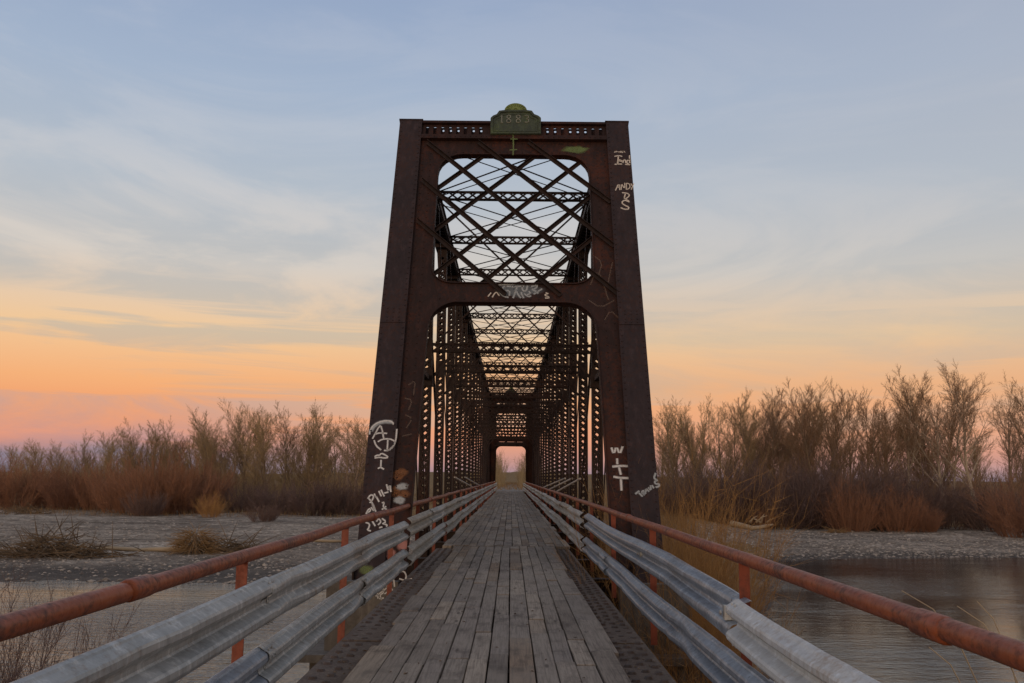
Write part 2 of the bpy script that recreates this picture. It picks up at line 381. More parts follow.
def height(x, y):
    x = np.asarray(x, dtype=float); y = np.asarray(y, dtype=float)
    s1, s2, s3 = shore(x, y)
    def prof(s, slope, top): return np.where(s > 0, top * (1 - np.exp(-np.maximum(s, 0) * slope / top)), np.maximum(.12 * s, -1.2))
    left = np.clip(-x / 10, 0, 1)
    h1 = prof(s1, .035 * left + .10 * (1 - left), .80)
    h2 = prof(s2, .45, 1.9); h3 = prof(s3, .40, 2.0)
    z = WATER_Z + np.maximum(np.maximum(h1, h2), h3)
    z = z + np.where(s1 > 1.5, .10 * wob(x, y, .22) + .06 * wob(x, y, .9, 2), 0) * np.clip((s1 - 1.5) / 6, 0, 1)
    far = np.clip((y - 150) / 500, 0, 1)
    z = z + far * 2.6 + 7.5 * np.exp(-((x + 25) / 260) ** 2 - ((y - 1150) / 300) ** 2) + 2.0 * np.clip((y - 1000) / 3000, 0, 1) * wob(x, y, .004)
    emb = np.clip(1 - (np.abs(x) - 3.5) / 9, 0, 1) * np.clip((y - 106) / 4, 0, 1)
    z = np.maximum(z, z * (1 - emb) + (-.12) * emb)
    ab = np.clip(1 - (np.abs(x) - 3.0) / 7, 0, 1) * np.clip((-5 - y) / 4, 0, 1)
    return np.maximum(z, z * (1 - ab) + (-.12) * ab)
def hz(x, y): return float(height(x, y))
def axis(lo, hi, fine_lo, fine_hi, step, grow=1.07):
    a = list(np.arange(fine_lo, fine_hi, step)); s = step; p = a[-1]
    while p < hi: s *= grow; p += s; a.append(p)
    s = step; p = a[0]; b = []
    while p > lo: s *= grow; p -= s; b.append(p)
    return np.array(b[::-1] + a)
def terrain():
    xs = axis(-5000, 5000, -46, 62, .45); ys = axis(-150, 6000, 0, 130, .45)
    X, Y = np.meshgrid(xs, ys); Z = height(X, Y)
    nx, ny = len(xs), len(ys)
    me = bpy.data.meshes.new('ground')
    v = np.stack([X, Y, Z], -1).reshape(-1, 3).astype(np.float32)
    i = (np.arange(ny - 1)[:, None] * nx + np.arange(nx - 1)[None, :]).reshape(-1)
    f = np.stack([i, i + 1, i + nx + 1, i + nx], -1).astype(np.int32)
    me.vertices.add(len(v)); me.vertices.foreach_set('co', v.ravel())
    me.loops.add(f.size); me.loops.foreach_set('vertex_index', f.ravel())
    me.polygons.add(len(f)); me.polygons.foreach_set('loop_start', np.arange(0, f.size, 4)); me.polygons.foreach_set('loop_total', np.full(len(f), 4))
    s1, s2, s3 = shore(X, Y)
    gl = np.interp(X, [-200, -60, -20, 0, 14, 22, 60, 200], [112, 112, 98, 78, 60, 80, 84, 90])
    veg = np.clip((Y - gl) / 6 + .3 * wob(X, Y, .3), 0, 1)
    veg = np.maximum(veg, np.clip(np.maximum(np.where(s1 < 4, s2, -1), s3) / 1.0, 0, 1))
    veg = np.maximum(veg, np.clip(1 - np.hypot((X - 6) / 9, (Y - 60) / 16), 0, 1))
    at = me.attributes.new('veg', 'FLOAT', 'POINT'); at.data.foreach_set('value', veg.reshape(-1).astype(np.float32))
    me.materials.append(M['ground']); me.polygons.foreach_set('use_smooth', [True] * len(f)); me.update(); me.validate()
    o = bpy.data.objects.new('ground', me); col.objects.link(o); tag(o, kind='structure')
terrain()
b = MB(); b.add([(-420, -140, WATER_Z), (420, -140, WATER_Z), (420, 96, WATER_Z), (-420, 96, WATER_Z)], [(0, 1, 2, 3)])
tag(b.build('river_water', M['water']), kind='structure')
b = MB(); ry = [106.4, 112, 130, 155, 200, 300]; rw = 1.75
vs = []; fs = []
for i, y in enumerate(ry):
    xo = 0 if y < 150 else (y - 150) ** 2 * .0006
    z0 = hz(xo, y) + .10 if y > 111 else -.02
    vs += [(xo - rw, y, z0), (xo + rw, y, z0)]
    if i: fs.append((2 * i - 2, 2 * i - 1, 2 * i + 1, 2 * i))
b.add(vs, fs); tag(b.build('road', M['road']), kind='structure')

# ------------------------------------------------------------------ truss bridge
Y0, RUN, TOP = 16.0, 4.2, 9.9
PAN, NU = 4.9, 15
YU = [Y0 + RUN + PAN * i for i in range(NU)]          # upper panel points
Y1 = YU[-1] + RUN                                      # far bearings
Y2A = Y1 + .7; Y2B = Y2A + 2 * RUN + PAN; YE = Y2B       # a short second span beyond
XT = 2.39
bridge = thing('truss_bridge', (0, Y0, 0), 'long rust-brown iron truss bridge with a dated plaque over its portal, spanning the river', 'bridge')
LV = math.hypot(RUN, TOP)
VH = Vector((0, RUN / LV, TOP / LV)); NH = Vector((0, -TOP / LV, RUN / LV))
def PV(u, v, n=0.0): return Vector((u, Y0, 0)) + VH * v + NH * n
cp, sp_ = math.cos(PITCH), math.sin(PITCH)
def ray(px, py):
    a, b_ = (px - 511.5) / F_PX, (341.5 - py) / F_PX
    a, b_ = a * math.cos(ROLL) - b_ * math.sin(ROLL), a * math.sin(ROLL) + b_ * math.cos(ROLL)
    return Vector((a, cp - b_ * sp_, sp_ + b_ * cp))
def uv(px, py, n=0.0):                                  # where a sight line meets the portal's plane: gives measures on that plane
    d = ray(px, py); o = Vector((0, 0, EYE)); t = (PV(0, 0, n) - o).dot(NH) / d.dot(NH); p = o + d * t - Vector((0, Y0, 0))
    return p.x, p.dot(VH)

def rivets(mb, us, vs, n, r=.017):
    for u in us:
        for v in vs: mb.dome(PV(u, v, n), r * 1.3, 6, NH)
# end posts
def end_post(sgn):
    m = MB(); a, b_ = 2.15, 2.67
    def bx(u0, u1, v0, v1, n0, n1):
        u0, u1 = sorted((u0 * sgn, u1 * sgn))
        m.add([PV(u0, v0, n0), PV(u1, v0, n0), PV(u1, v1, n0), PV(u0, v1, n0), PV(u0, v0, n1), PV(u1, v0, n1), PV(u1, v1, n1), PV(u0, v1, n1)], MB.BOXF)
    bx(a, b_, -.45, 10.69, .075, .10)                   # cover plate
    bx(a + .05, a + .09, -.45, 10.65, -.42, .075)       # webs
    bx(b_ - .09, b_ - .05, -.45, 10.65, -.42, .075)
    bx(a - .01, a + .13, -.45, 10.65, -.44, -.42); bx(b_ - .13, b_ + .01, -.45, 10.65, -.44, -.42)
    bx(a + .01, b_ - .01, 5.05, 5.42, .10, .112)        # splice plates
    bx(a + .01, b_ - .01, -.45, .35, .10, .115)
    bx(a - .02, b_ + .02, 10.69, 10.715, -.44, .115)
    for v in np.arange(.2, 10.6, .36): m.beam(PV(sgn * (a + .07), v, -.45), PV(sgn * (b_ - .07), v + .36, -.45), .06, .012, NH)
    rivets(m, [sgn * (a + .045), sgn * (b_ - .045)], np.arange(-.2, 10.62, .135), .10)
    rivets(m, [sgn * (a + .14), sgn * (a + .26), sgn * (b_ - .14)], [5.10, 5.18, 5.30, 5.38], .112, .015)
    return m
for sgn in (-1, 1):
    o = end_post(sgn).build('end_post', M['post'], bridge)
    if sgn < 0: post_l = o
    else: post_r = o
# the same two posts at the far end
def mirrored(o):
    c = copy_tree(o, bridge); c.rotation_euler = (0, 0, math.pi); c.location = (0, Y1 - Y0, 0); return c

def rounded(u0, u1, v0, v1, r, r2=None, n=7):
    r2 = r if r2 is None else r2
    pts = []
    for cx, cy, a0, rr in ((u1 - r, v1 - r, 0, r), (u0 + r, v1 - r, 90, r), (u0 + r2, v0 + r2, 180, r2), (u1 - r2, v0 + r2, 270, r2)):
        if rr < .01: pts.append((cx, cy)); continue
        for k in range(n): t = R(a0 + 90 * k / (n - 1)); pts.append((cx + rr * math.cos(t), cy + rr * math.sin(t)))
    return pts
def inner(u, v, r=.62):                                   # the lower opening, an arch-shouldered gate
    pts = [(-1.80, -.5), (1.80, -.5), (1.70, 5.61 - r)]
    for k in range(1, 9): t = R(90 * k / 8); pts.append((1.70 - r + r * math.cos(t), 5.61 - r + r * math.sin(t)))
    for k in range(1, 9): t = R(90 + 90 * k / 8); pts.append((-1.70 + r + r * math.cos(t), 5.61 - r + r * math.sin(t)))
    return pts
outer = [(-2.18, -.5)] + [(-1.80, -.5)]
gate = inner(0, 0)
frame_out = [(2.18, -.5), (2.18, 10.16), (-2.18, 10.16), (-2.18, -.5), (-1.80, -.5)] + [p for p in gate[::-1] if p[1] > 0] + [(1.80, -.5)]
win = rounded(-1.70, 1.70, 6.10, 9.68, .55, .42)
m = MB(); m.plate(frame_out, [win], .024, lambda x, y, z: PV(x, y, z))
for loop, cyc in ((win, True), ([p for p in gate if p[1] > -.6][1:] + [(-1.80, -.5)], False)):  # flange lip round both openings
    L = loop + ([loop[0]] if cyc else [])
    for (a0, a1), (b0, b1) in zip(L[:-1], L[1:]):
        if math.hypot(a0 - b0, a1 - b1) < 1e-5: continue
        p, q = PV(a0, a1, 0), PV(b0, b1, 0)
        vs = []
        dv = Vector((b0 - a0, b1 - a1)).normalized(); nu, nv = -dv.y, dv.x
        for (uu, vv) in ((a0, a1), (b0, b1)):
            vs += [PV(uu, vv, .055), PV(uu, vv, -.10), PV(uu - nu * .022, vv - nv * .022, -.10), PV(uu - nu * .022, vv - nv * .022, .055)]
        m.add(vs, [(0, 1, 2, 3), (7, 6, 5, 4), (0, 4, 5, 1), (1, 5, 6, 2), (2, 6, 7, 3), (3, 7, 4, 0)])
rivets(m, [-2.08, -1.90, 1.90, 2.08], np.arange(.2, 9.9, .17), .012, .014)
rivets(m, np.arange(-1.5, 1.55, .17), [5.70, 6.03, 9.77, 10.05], .012, .014)
portal = m.build('portal_frame', M['portal'], bridge)
# diamond bracing: one layer in front of the frame, one behind
for sgn, n, wd in ((1, .055, .10), (-1, -.06, .085)):
    for (x0, y0, x1, y1) in ((528, 144, 610, 204), (478, 144, 613.6, 248), (427, 144, 618, 296), (422, 182, 560, 297), (417, 222, 505, 296)):
        (u0, v0), (u1, v1) = uv(x0, y0), uv(x1, y1)
        mm = MB(); mm.beam(PV(sgn * u0, v0, n), PV(sgn * u1, v1, n), wd, .014, NH)
        off = Vector((0, 0, 0)); mm.beam(PV(sgn * u0, v0 + .045, n + .03), PV(sgn * u1, v1 + .045, n + .03), .014, .05, NH)
        mm.build('portal_brace', M['bar'], portal)
# cresting with slots
slots = []
for s in (-1, 1):
    for k in range(8):
        u = s * (.78 + k * .178)
        slots.append(rounded(u - .04, u + .04, 10.32, 10.57, .036))
m = MB(); m.plate([(-2.16, 10.24), (2.16, 10.24), (2.16, 10.68), (-2.16, 10.68)], slots, .02, lambda x, y, z: PV(x, y, z + .0))
for (v0, v1, n0, n1) in ((10.63, 10.70, -.02, .085), (10.115, 10.235, -.01, .115), (10.235, 10.29, .012, .05), (10.26, 10.30, -.20, -.03)):
    m.add([PV(-2.145, v0, n0), PV(2.145, v0, n0), PV(2.145, v1, n0), PV(-2.145, v1, n0), PV(-2.145, v0, n1), PV(2.145, v0, n1), PV(2.145, v1, n1), PV(-2.145, v1, n1)], MB.BOXF)
rivets(m, np.arange(-2.08, 2.1, .178), [10.605], .012, .014)
rivets(m, np.arange(-2.08, 2.1, .12), [10.175], .115, .014)
holes = [rounded(u - .026, u + .026, 10.535, 10.60, .02) for u in [sg * (.78 + k * .178) + .012 for sg in (-1, 1) for k in (0, 1, 3, 4, 5)]]
m.plate([(-2.13, 10.30), (2.13, 10.30), (2.13, 10.66), (-2.13, 10.66)], holes, .012, lambda x, y, z: PV(x, y, z - .12))
m.build('cresting', M['portal'], portal)
# plaque
def pu(px, py): q_ = uv(px, py, .13); return q_[0], q_[1]
prof = [(490, 134.5), (490, 118.5), (492.5, 116.3), (496, 115), (498.5, 111.5), (505.5, 110.6), (525, 110.6), (531.5, 111.5), (534, 115), (538, 116.5), (540.5, 118.5), (540.5, 134.5)]
prof = [pu(*p) for p in prof]
cxm = pu(515.2, 120)[0]
m = MB(); m.plate([(p[0], p[1]) for p in prof], [], .07, lambda x, y, z: PV(x, y, z + .10))
ins = [(cxm + (p[0] - cxm) * .90, 10.55 + (p[1] - 10.55) * .86) for p in prof]
m2o = [(cxm + (p[0] - cxm) * .99, 10.55 + (p[1] - 10.55) * .99) for p in prof]
m.plate(m2o, [ins], .03, lambda x, y, z: PV(x, y, z + .148))
m.plate([(cxm + (p[0] - cxm) * .84, 10.53 + (p[1] - 10.53) * .74) for p in prof], [[(cxm + (p[0] - cxm) * .80, 10.53 + (p[1] - 10.53) * .69) for p in prof]], .014, lambda x, y, z: PV(x, y, z + .14))
for a_, b_ in ((-.55, 10.33), (.55, 10.33), (-.55, 10.60), (.55, 10.60)): m.dome(PV(cxm + a_, b_, .163), .022, 7, NH)
plq = m.build('plaque', M['plaque'], portal)
m = MB(); fc = pu(515.2, 110.2); fr = .245
arc = [(fc[0] + fr * math.cos(R(t)), fc[1] + fr * .92 * math.sin(R(t))) for t in range(0, 181, 12)]
m.plate(arc, [], .05, lambda x, y, z: PV(x, y, z + .10))
for t in range(9, 180, 18): m.beam(PV(fc[0] + .05 * math.cos(R(t)), fc[1] + .05 * math.sin(R(t)), .13), PV(fc[0] + .225 * math.cos(R(t)), fc[1] + .21 * math.sin(R(t)), .135), .03, .03, NH)
m.tube([PV(a, b_, .11) for a, b_ in arc], .022, 6)
m.build('fan_ornament', M['plaque_fan'], portal)

def ribbon(mb, pts, wd, n, place=PV):                    # spray-paint stroke lying on a plate
    P2 = [Vector(p) for p in pts]
    if len(P2) > 2:                                       # round the corners a little
        q = [P2[0]]
        for i in range(len(P2) - 1):
            a, b_ = P2[i], P2[i + 1]
            q += [a.lerp(b_, .25), a.lerp(b_, .75)]
        P2 = q + [P2[-1]]
    vs, fs = [], []
    for i, p in enumerate(P2):
        d = P2[min(i + 1, len(P2) - 1)] - P2[max(i - 1, 0)]
        if d.length < 1e-6: d = Vector((1, 0))
        d.normalize(); nn = Vector((-d.y, d.x))
        for k, a in ((-1.0, 0), (-.22, 1), (.22, 1), (1.0, 0)):
            q = p + nn * k * wd; vs.append(place(q.x, q.y, n)); mb.a.append(float(a))
    for i in range(len(P2) - 1):
        for k in range(3): fs.append((4 * i + k, 4 * i + k + 1, 4 * i + k + 5, 4 * i + k + 4))
    mb.add(vs, fs)
def spray(name, parent, strokes, mat, wd, n, tf=None, place=PV, to=uv):
    mb = MB()
    for s in strokes:
        pts = [to(*(tf(*p) if tf else p), n) for p in s]
        ribbon(mb, pts, wd, n, place)
    return mb.build(name, mat, parent)
def blob(mb, cx, cy, rx, ry, n, place=PV, k=14, seed=1):
    r = random.Random(seed); vs = [place(cx, cy, n)]; al = [1.0]
    for ring, a in ((.6, 1.0), (1.0, 0.0)):
        for i in range(k):
            t = 2 * math.pi * i / k; q = ring * r.uniform(.8, 1.15); vs.append(place(cx + rx * q * math.cos(t), cy + ry * q * math.sin(t), n)); al.append(a)
    fs = [(0, 1 + i, 1 + (i + 1) % k) for i in range(k)] + [(1 + i, 1 + k + i, 1 + k + (i + 1) % k, 1 + (i + 1) % k) for i in range(k)]
    mb.a += al; mb.add(vs, fs)
# the date
DIG = {'1': [[(.3, .8), (.5, 1), (.5, 0)], [(.25, 0), (.75, 0)]],
       '8': [[(.5, .52), (.15, .7), (.2, .95), (.5, 1), (.8, .95), (.85, .7), (.5, .52), (.1, .3), (.15, .05), (.5, 0), (.85, .05), (.9, .3), (.5, .52)]],
       '3': [[(.1, .9), (.4, 1), (.8, .9), (.8, .65), (.45, .53), (.85, .4), (.85, .1), (.45, 0), (.1, .1)]]}
m = MB()
for ch, px in zip('1883', (501.3, 508.3, 517.8, 526.2)):
    u0, v0 = uv(px - 2.6, 127); u1, v1 = uv(px + 2.6, 119.8)
    for s in DIG[ch]:
        m.tube([PV(u0 + (u1 - u0) * a, v0 + (v1 - v0) * b_, .142) for a, b_ in s], .014, 5)
m.build('date', M['digit'], portal)

bridge2 = thing('truss_bridge', (0, Y2A, 0), 'short dark far truss span whose small arched opening shows at the end of the deck', 'bridge')
for root, ya, yb in ((bridge, Y0, Y1), (bridge2, Y2A, Y2B)):
    for o in (portal, post_l, post_r):
        if root is bridge2 and o is not portal: c = copy_tree(o, bridge2); c.location = (0, 0, 0)
        c = copy_tree(o, root); c.rotation_euler = (0, 0, math.pi); c.location = (0, yb - ya, 0)
# ---- graffiti, drawn stroke by stroke on the plates
Z = lambda x0, y0, k: (lambda x, y: (x0 + x / k, y0 + y / k))
t = Z(604, 140, 8.55)
spray('graffiti', post_r, [[(85, 140), (120, 132), (152, 140)], [(118, 140), (116, 175), (112, 205)], [(112, 205), (150, 205)], [(130, 165), (134, 190), (146, 168), (150, 190)],
                           [(160, 172), (158, 196)], [(160, 176), (178, 166), (182, 196)], [(214, 130), (216, 210)], [(212, 176), (196, 170), (188, 190), (202, 206), (214, 196)],
                           [(86, 208), (108, 206)], [(176, 208), (218, 212)]], M['spray_cream'], 0.0213, .104, t)
spray('graffiti', post_r, [[(86, 108), (90, 94), (98, 106), (106, 94)], [(112, 98), (122, 106), (130, 98)], [(138, 94), (136, 108)], [(150, 94), (146, 108), (160, 106)], [(164, 94), (176, 106)]], M['spray_cream'], 0.0140, .104, t)
spray('graffiti', post_r, [[(94, 432), (122, 366), (132, 428)], [(104, 404), (130, 402)], [(142, 426), (144, 368), (172, 422), (174, 366)], [(188, 368), (186, 424)], [(188, 368), (216, 376), (218, 412), (186, 424)],
                           [(226, 372), (236, 396)], [(252, 370), (228, 424)]], M['spray_cream'], 0.0162, .104, t)
spray('graffiti', post_r, [[(150, 450), (200, 455), (216, 475), (180, 505), (168, 500), (178, 460)], [(168, 500), (210, 520)]], M['spray_cream'], 0.0196, .104, t)
spray('graffiti', post_r, [[(214, 530), (170, 512), (145, 535), (175, 560), (208, 572), (205, 592), (168, 592), (138, 578)]], M['spray_cream'], 0.0230, .1045, t)
t = Z(604, 435, 9.75)
spray('graffiti', portal, [[(68, 122), (90, 190), (116, 108), (148, 190), (178, 108)], [(122, 228), (126, 285)], [(76, 308), (160, 300), (240, 304)], [(140, 308), (160, 388)],
                           [(86, 406), (150, 418), (236, 420)], [(160, 420), (166, 542)]], M['spray_white'], 0.0313, .016, t)
spray('graffiti', post_r, [[(300, 575), (340, 545)], [(326, 555), (372, 600)], [(362, 560), (392, 588)], [(362, 560), (378, 540), (388, 556), (374, 566), (400, 578)], [(398, 572), (404, 520), (436, 552)], [(402, 548), (424, 535)],
                           [(428, 510), (452, 545), (450, 490)], [(462, 490), (482, 520)], [(520, 440), (486, 452), (500, 480), (532, 475), (534, 500), (498, 510)], [(500, 370), (480, 420), (510, 440)]], M['spray_grey'], 0.0279, .117, t)
t = Z(360, 412, 10.67)
spray('graffiti', post_l, [[(128, 285), (205, 140), (225, 160), (248, 285)], [(150, 238), (200, 222), (285, 228)], [(185, 318), (230, 290), (310, 284), (365, 310), (370, 330), (330, 385), (282, 415)], [(292, 290), (284, 415)],
                           [(96, 240), (100, 200), (140, 135), (230, 95), (310, 92), (350, 115)], [(345, 115), (352, 135)], [(145, 300), (165, 360), (220, 405)], [(250, 410), (300, 412), (350, 370), (378, 300), (388, 180)],
                           [(150, 478), (175, 460), (205, 462), (222, 440), (262, 456), (300, 486), (250, 492), (205, 482), (150, 490)], [(220, 510), (216, 590)], [(185, 604), (212, 588), (252, 612)]], M['spray_white'], 0.0218, .104, t)
spray('graffiti', post_l, [[(110, 205), (150, 140), (235, 102), (340, 108)]], M['spray_grey'], 0.0544, .103, t)
t = Z(355, 470, 9.1)
S = [[(110, 250), (150, 290), (185, 380)], [(112, 262), (135, 225), (165, 232), (160, 262), (130, 300)], [(170, 215), (190, 260), (180, 225), (215, 290)], [(212, 190), (235, 240)], [(232, 180), (262, 240)], [(262, 210), (300, 200)],
     [(282, 130), (300, 200), (312, 125), (322, 200)], [(95, 400), (125, 345), (140, 370), (105, 390)], [(140, 340), (175, 380), (150, 300)], [(240, 300), (262, 290), (250, 340), (285, 360)], [(240, 360), (280, 330)],
     [(90, 475), (130, 490), (120, 530), (105, 545), (140, 555)], [(150, 460), (180, 510)], [(190, 470), (210, 440), (235, 470), (205, 500)], [(240, 440), (280, 470), (245, 490)], [(255, 490), (290, 500), (280, 515)], [(215, 525), (245, 518)], [(270, 410), (305, 400)]]
spray('graffiti', post_l, S, M['spray_white'], 0.0218, .117, t)
mb = MB()
for (x, y, rx, ry, sd) in ((412, 25, .17, .10, 1), (385, 60, .12, .09, 2), (410, 215, .22, .09, 3), (370, 190, .1, .12, 5)): c_ = uv(*t(x, y), .015); blob(mb, c_[0], c_[1], rx, ry, .0145, seed=sd)
mb.build('graffiti', M['spray_orange'], portal)
mb = MB()
for (x, y, rx, ry, sd) in ((425, 150, .13, .08, 4), (400, 275, .12, .09, 6)): c_ = uv(*t(x, y), .015); blob(mb, c_[0], c_[1], rx, ry, .0155, seed=sd)
mb.build('graffiti', M['spray_grey'], portal)
# throw-up on the portal strut
t = Z(480, 270, 12.8)
mb = MB(); c_ = uv(517.5, 290.5); blob(mb, c_[0], c_[1], .58, .19, .0135, k=20, seed=9); mb.build('graffiti', paint('slate_fill_paint', (.16, .185, .21), .75, 10), portal)
spray('graffiti', portal, [[(390, 210), (290, 205), (285, 265), (375, 262), (370, 330)], [(400, 215), (560, 205)], [(470, 210), (430, 330), (415, 360)], [(530, 205), (540, 270), (590, 265), (600, 200)], [(520, 280), (530, 320), (555, 360)],
                           [(560, 300), (610, 345), (650, 330)], [(620, 270), (640, 300), (590, 320)], [(640, 215), (690, 200), (740, 200), (690, 245), (650, 250), (720, 275)], [(240, 240), (245, 290), (300, 340), (360, 350)],
                           [(680, 310), (790, 240)], [(700, 270), (740, 300)], [(445, 250), (500, 345), (520, 355)], [(230, 190), (330, 185), (440, 178)]], M['spray_grey'], 0.0279, .015, t)
spray('graffiti', portal, [[(95, 340), (135, 290)], [(150, 350), (185, 290), (210, 285), (240, 330)], [(870, 300), (810, 320), (880, 345), (875, 360), (825, 358)], [(835, 290), (860, 300)]], M['spray_cream'], 0.0179, .015, t)
spray('graffiti', portal, [[(512.5, 134), (513, 147), (512.5, 155)], [(509, 150), (516.5, 149.5)], [(510, 139), (517, 139)]], M['spray_green'], .022, .118)
mb = MB(); c_ = uv(575, 150); blob(mb, c_[0], c_[1], .36, .13, .0145, seed=12); mb.build('graffiti', M['spray_green'], portal)
spray('graffiti', portal, [[(590, 285), (596, 268), (606, 290), (612, 262)], [(600, 275), (608, 300)], [(588, 300), (600, 308), (614, 300)], [(604, 320), (610, 310), (618, 318)], [(592, 255), (602, 262), (598, 275)]], M['spray_faint'], .018, .0145)
spray('graffiti', portal, [[(404, 398), (412, 400), (408, 410)], [(405, 415), (412, 418), (406, 428)], [(402, 436), (411, 434)], [(408, 385), (415, 380), (413, 395)]], M['spray_faint'], .018, .0145)


# ---- chords, posts, diagonals
for s in (-1, 1):
    m = MB(); x0 = s * XT
    m.box(x0 - .26, x0 + .26, YU[0] + .12, YU[-1] - .12, 9.80, 9.825)
    for q in (-1, 1):
        m.box(x0 + q * .20 - .012, x0 + q * .20 + .012, YU[0] + .05, YU[-1] - .05, 9.42, 9.80)
        m.box(x0 + q * .23 - .04, x0 + q * .23 + .04, YU[0] + .05, YU[-1] - .05, 9.40, 9.42)
    for i in range(1, NU - 1): m.box(x0 - .235, x0 + .235, YU[i] - .45, YU[i] + .45, 9.28, 9.79)
    y = YU[0] + .6
    while y < YU[-1] - .3: m.beam((x0 - .2, y, 9.41), (x0 + .2, y + .35, 9.41), .06, .012); y += .35
    m.build('top_chord', M['truss'], bridge)
    m = MB()
    for q in (-.17, -.06, .06, .17): m.box(x0 + q - .016, x0 + q + .016, Y0, Y1, -.72, -.58)
    m.build('bottom_chord', M['truss'], bridge)
def post_mesh():
    m = MB()
    for q in (-1, 1):
        m.box(q * .14 - .006, q * .14 + .006, -.15, .15, -.7, 9.40)
        for e in (-1, 1): m.box(min(q * .14, q * .085), max(q * .14, q * .085), e * .15 - .006, e * .15 + .006, -.7, 9.40)
    for z0, z1 in ((-.7, .15), (4.95, 5.45), (9.0, 9.4)):
        for e in (-1, 1): m.box(-.15, .15, e * .158 - .004, e * .158 + .004, z0, z1)
    return m.mesh('vertical_post', M['truss'])
def lacing_mesh(e, z0, z1, step=.205):
    m = MB(); z = z0
    while z < z1 - .01:
        if 1:
            m.beam((-.115, e * .163, z), (.115, e * .163, z + step), .062, .008, (0, 1, 0))
            m.beam((.115, e * .171, z), (-.115, e * .171, z + step), .062, .008, (0, 1, 0))
        z += step
    return m.mesh('lacing', M['truss'])
pm = post_mesh(); lms = [lacing_mesh(e, .15, 9.0) for e in (-1, 1)]
for i in range(1, NU - 1):
    for s in (-1, 1):
        o = link('vertical_post', pm, bridge, (s * XT, YU[i], 0)); [link('lacing', lm, o) for lm in lms]
def diag(y0, z0, y1, z1, s, xs=(-.21, .21), wd=.11, th=.025):
    m = MB()
    for q in xs:
        m.beam((s * XT + q, y0, z0), (s * XT + q, y1, z1), th, wd, (0, -1, 1))
        for (yy, zz_) in ((y0, z0), (y1, z1)): m.tube([(s * XT + q - .014, yy, zz_), (s * XT + q + .014, yy, zz_)], .13, 10)
    m.build('diagonal_eyebar', M['truss'], bridge)
zt, zb = 9.62, -.55
YL = [Y0] + YU + [Y1]
for s in (-1, 1):
    for (ya, yb) in ((YU[0], YU[0]), (YU[-1], YU[-1])):
        m = MB()
        for q in (-.1, .1): m.box(s * XT + q - .02, s * XT + q + .02, ya - .05, ya + .05, zb, zt)
        m.build('hip_vertical', M['truss'], bridge)
    half = NU // 2
    for i in range(NU):
        if i < half:
            diag(YU[i], zt, YU[min(i + 2, NU - 1)], zb, s)
        if i > half:
            diag(YU[i], zt, YU[max(i - 2, 0)], zb, s)
    diag(YU[0], zt, YU[1], zb, s, (-.09, .09)); diag(YU[-1], zt, YU[-2], zb, s, (-.09, .09))
    for i in (half - 2, half - 1): diag(YU[i + 2], zt, YU[i], zb, s, (-.05, .05), .07)
    for i in (half, half + 1): diag(YU[i - 1], zt, YU[i + 1], zb, s, (-.05, .05), .07)
    for (ya, yb) in ((Y0 + RUN * .45, YU[1]), (YU[-2], Y1 - RUN * .45)):   # stiffening strut of the end panels
        m = MB(); m.beam((s * XT, ya, 4.35), (s * XT, yb, 4.35), .2, .13)
        for yy in (YU[0], YU[1]) if ya < 40 else (YU[-2], YU[-1]): m.box(s * XT - .19, s * XT + .19, yy - .2, yy + .2, 4.12, 4.62)
        m.build('end_panel_strut', M['truss'], bridge)
# cross struts, sway and lateral bracing
def lattice(w0, z0, z1, step, yd=.05):
    m = MB()
    for z in (z0, z1): m.box(-w0, w0, -yd, yd, z - .025, z + .025); m.box(-w0, w0, -yd - .03, yd + .03, z - .008, z + .008)
    x = -w0
    while x < w0 - .02:
        m.beam((x, -yd - .012, z0), (x + step, -yd - .012, z1), .05, .01, (0, 1, 0)); m.beam((x + step, -yd - .02, z0), (x, -yd - .02, z1), .05, .01, (0, 1, 0)); x += step
    return m
ts = lattice(2.19, 9.54, 9.76, .29).mesh('top_strut', M['truss'])
ss_ = lattice(2.22, 5.10, 5.32, .26)
for z_ in (5.13, 5.29): ss_.box(-2.22, 2.22, -.045, .045, z_ - .024, z_ + .024)
ss_ = ss_.mesh('sway_strut', M['truss'])
sw = MB()
for q in (-1, 1):
    sw.beam((q * 2.15, q * .03, 9.50), (-q * 2.15, q * .03, 5.36), .045, .03, (0, 1, 0))
    sw.beam((q * 2.24, 0, 4.35), (q * 1.62, 0, 5.10), .07, .05, (0, 1, 0))
sw = sw.mesh('sway_brace', M['truss'])
la = MB()
for q in (-1, 1):
    la.tube([(q * 2.15, .1, 9.72 + q * .02), (-q * 2.15, PAN - .1, 9.72 + q * .02)], .021, 6)
    la.tube([(q * 2.15, .3, 9.50 + q * .02), (-q * 2.15, PAN - .3, 9.50 + q * .02)], .014, 6)
la = la.mesh('lateral_rod', M['truss'])
fb = MB(); fb.box(-2.6, 2.6, -.012, .012, -.72, -.16); fb.box(-2.6, 2.6, -.13, .13, -.16, -.14); fb.box(-2.6, 2.6, -.13, .13, -.74, -.72)
fb = fb.mesh('floor_beam', M['truss'])
for i, y in enumerate(YU):
    if 0 < i < NU - 1:
        link('top_strut', ts, bridge, (0, y, 0)); link('sway_strut', ss_, bridge, (0, y, 0)); link('sway_brace', sw, bridge, (0, y, 0))
    if i < NU - 1: link('lateral_rod', la, bridge, (0, y, 0))
    link('floor_beam', fb, bridge, (0, y, 0))
for y in (Y0 + .45, Y1 - .45): link('floor_beam', fb, bridge, (0, y, 0))
YU2 = [Y2A + RUN, Y2B - RUN]
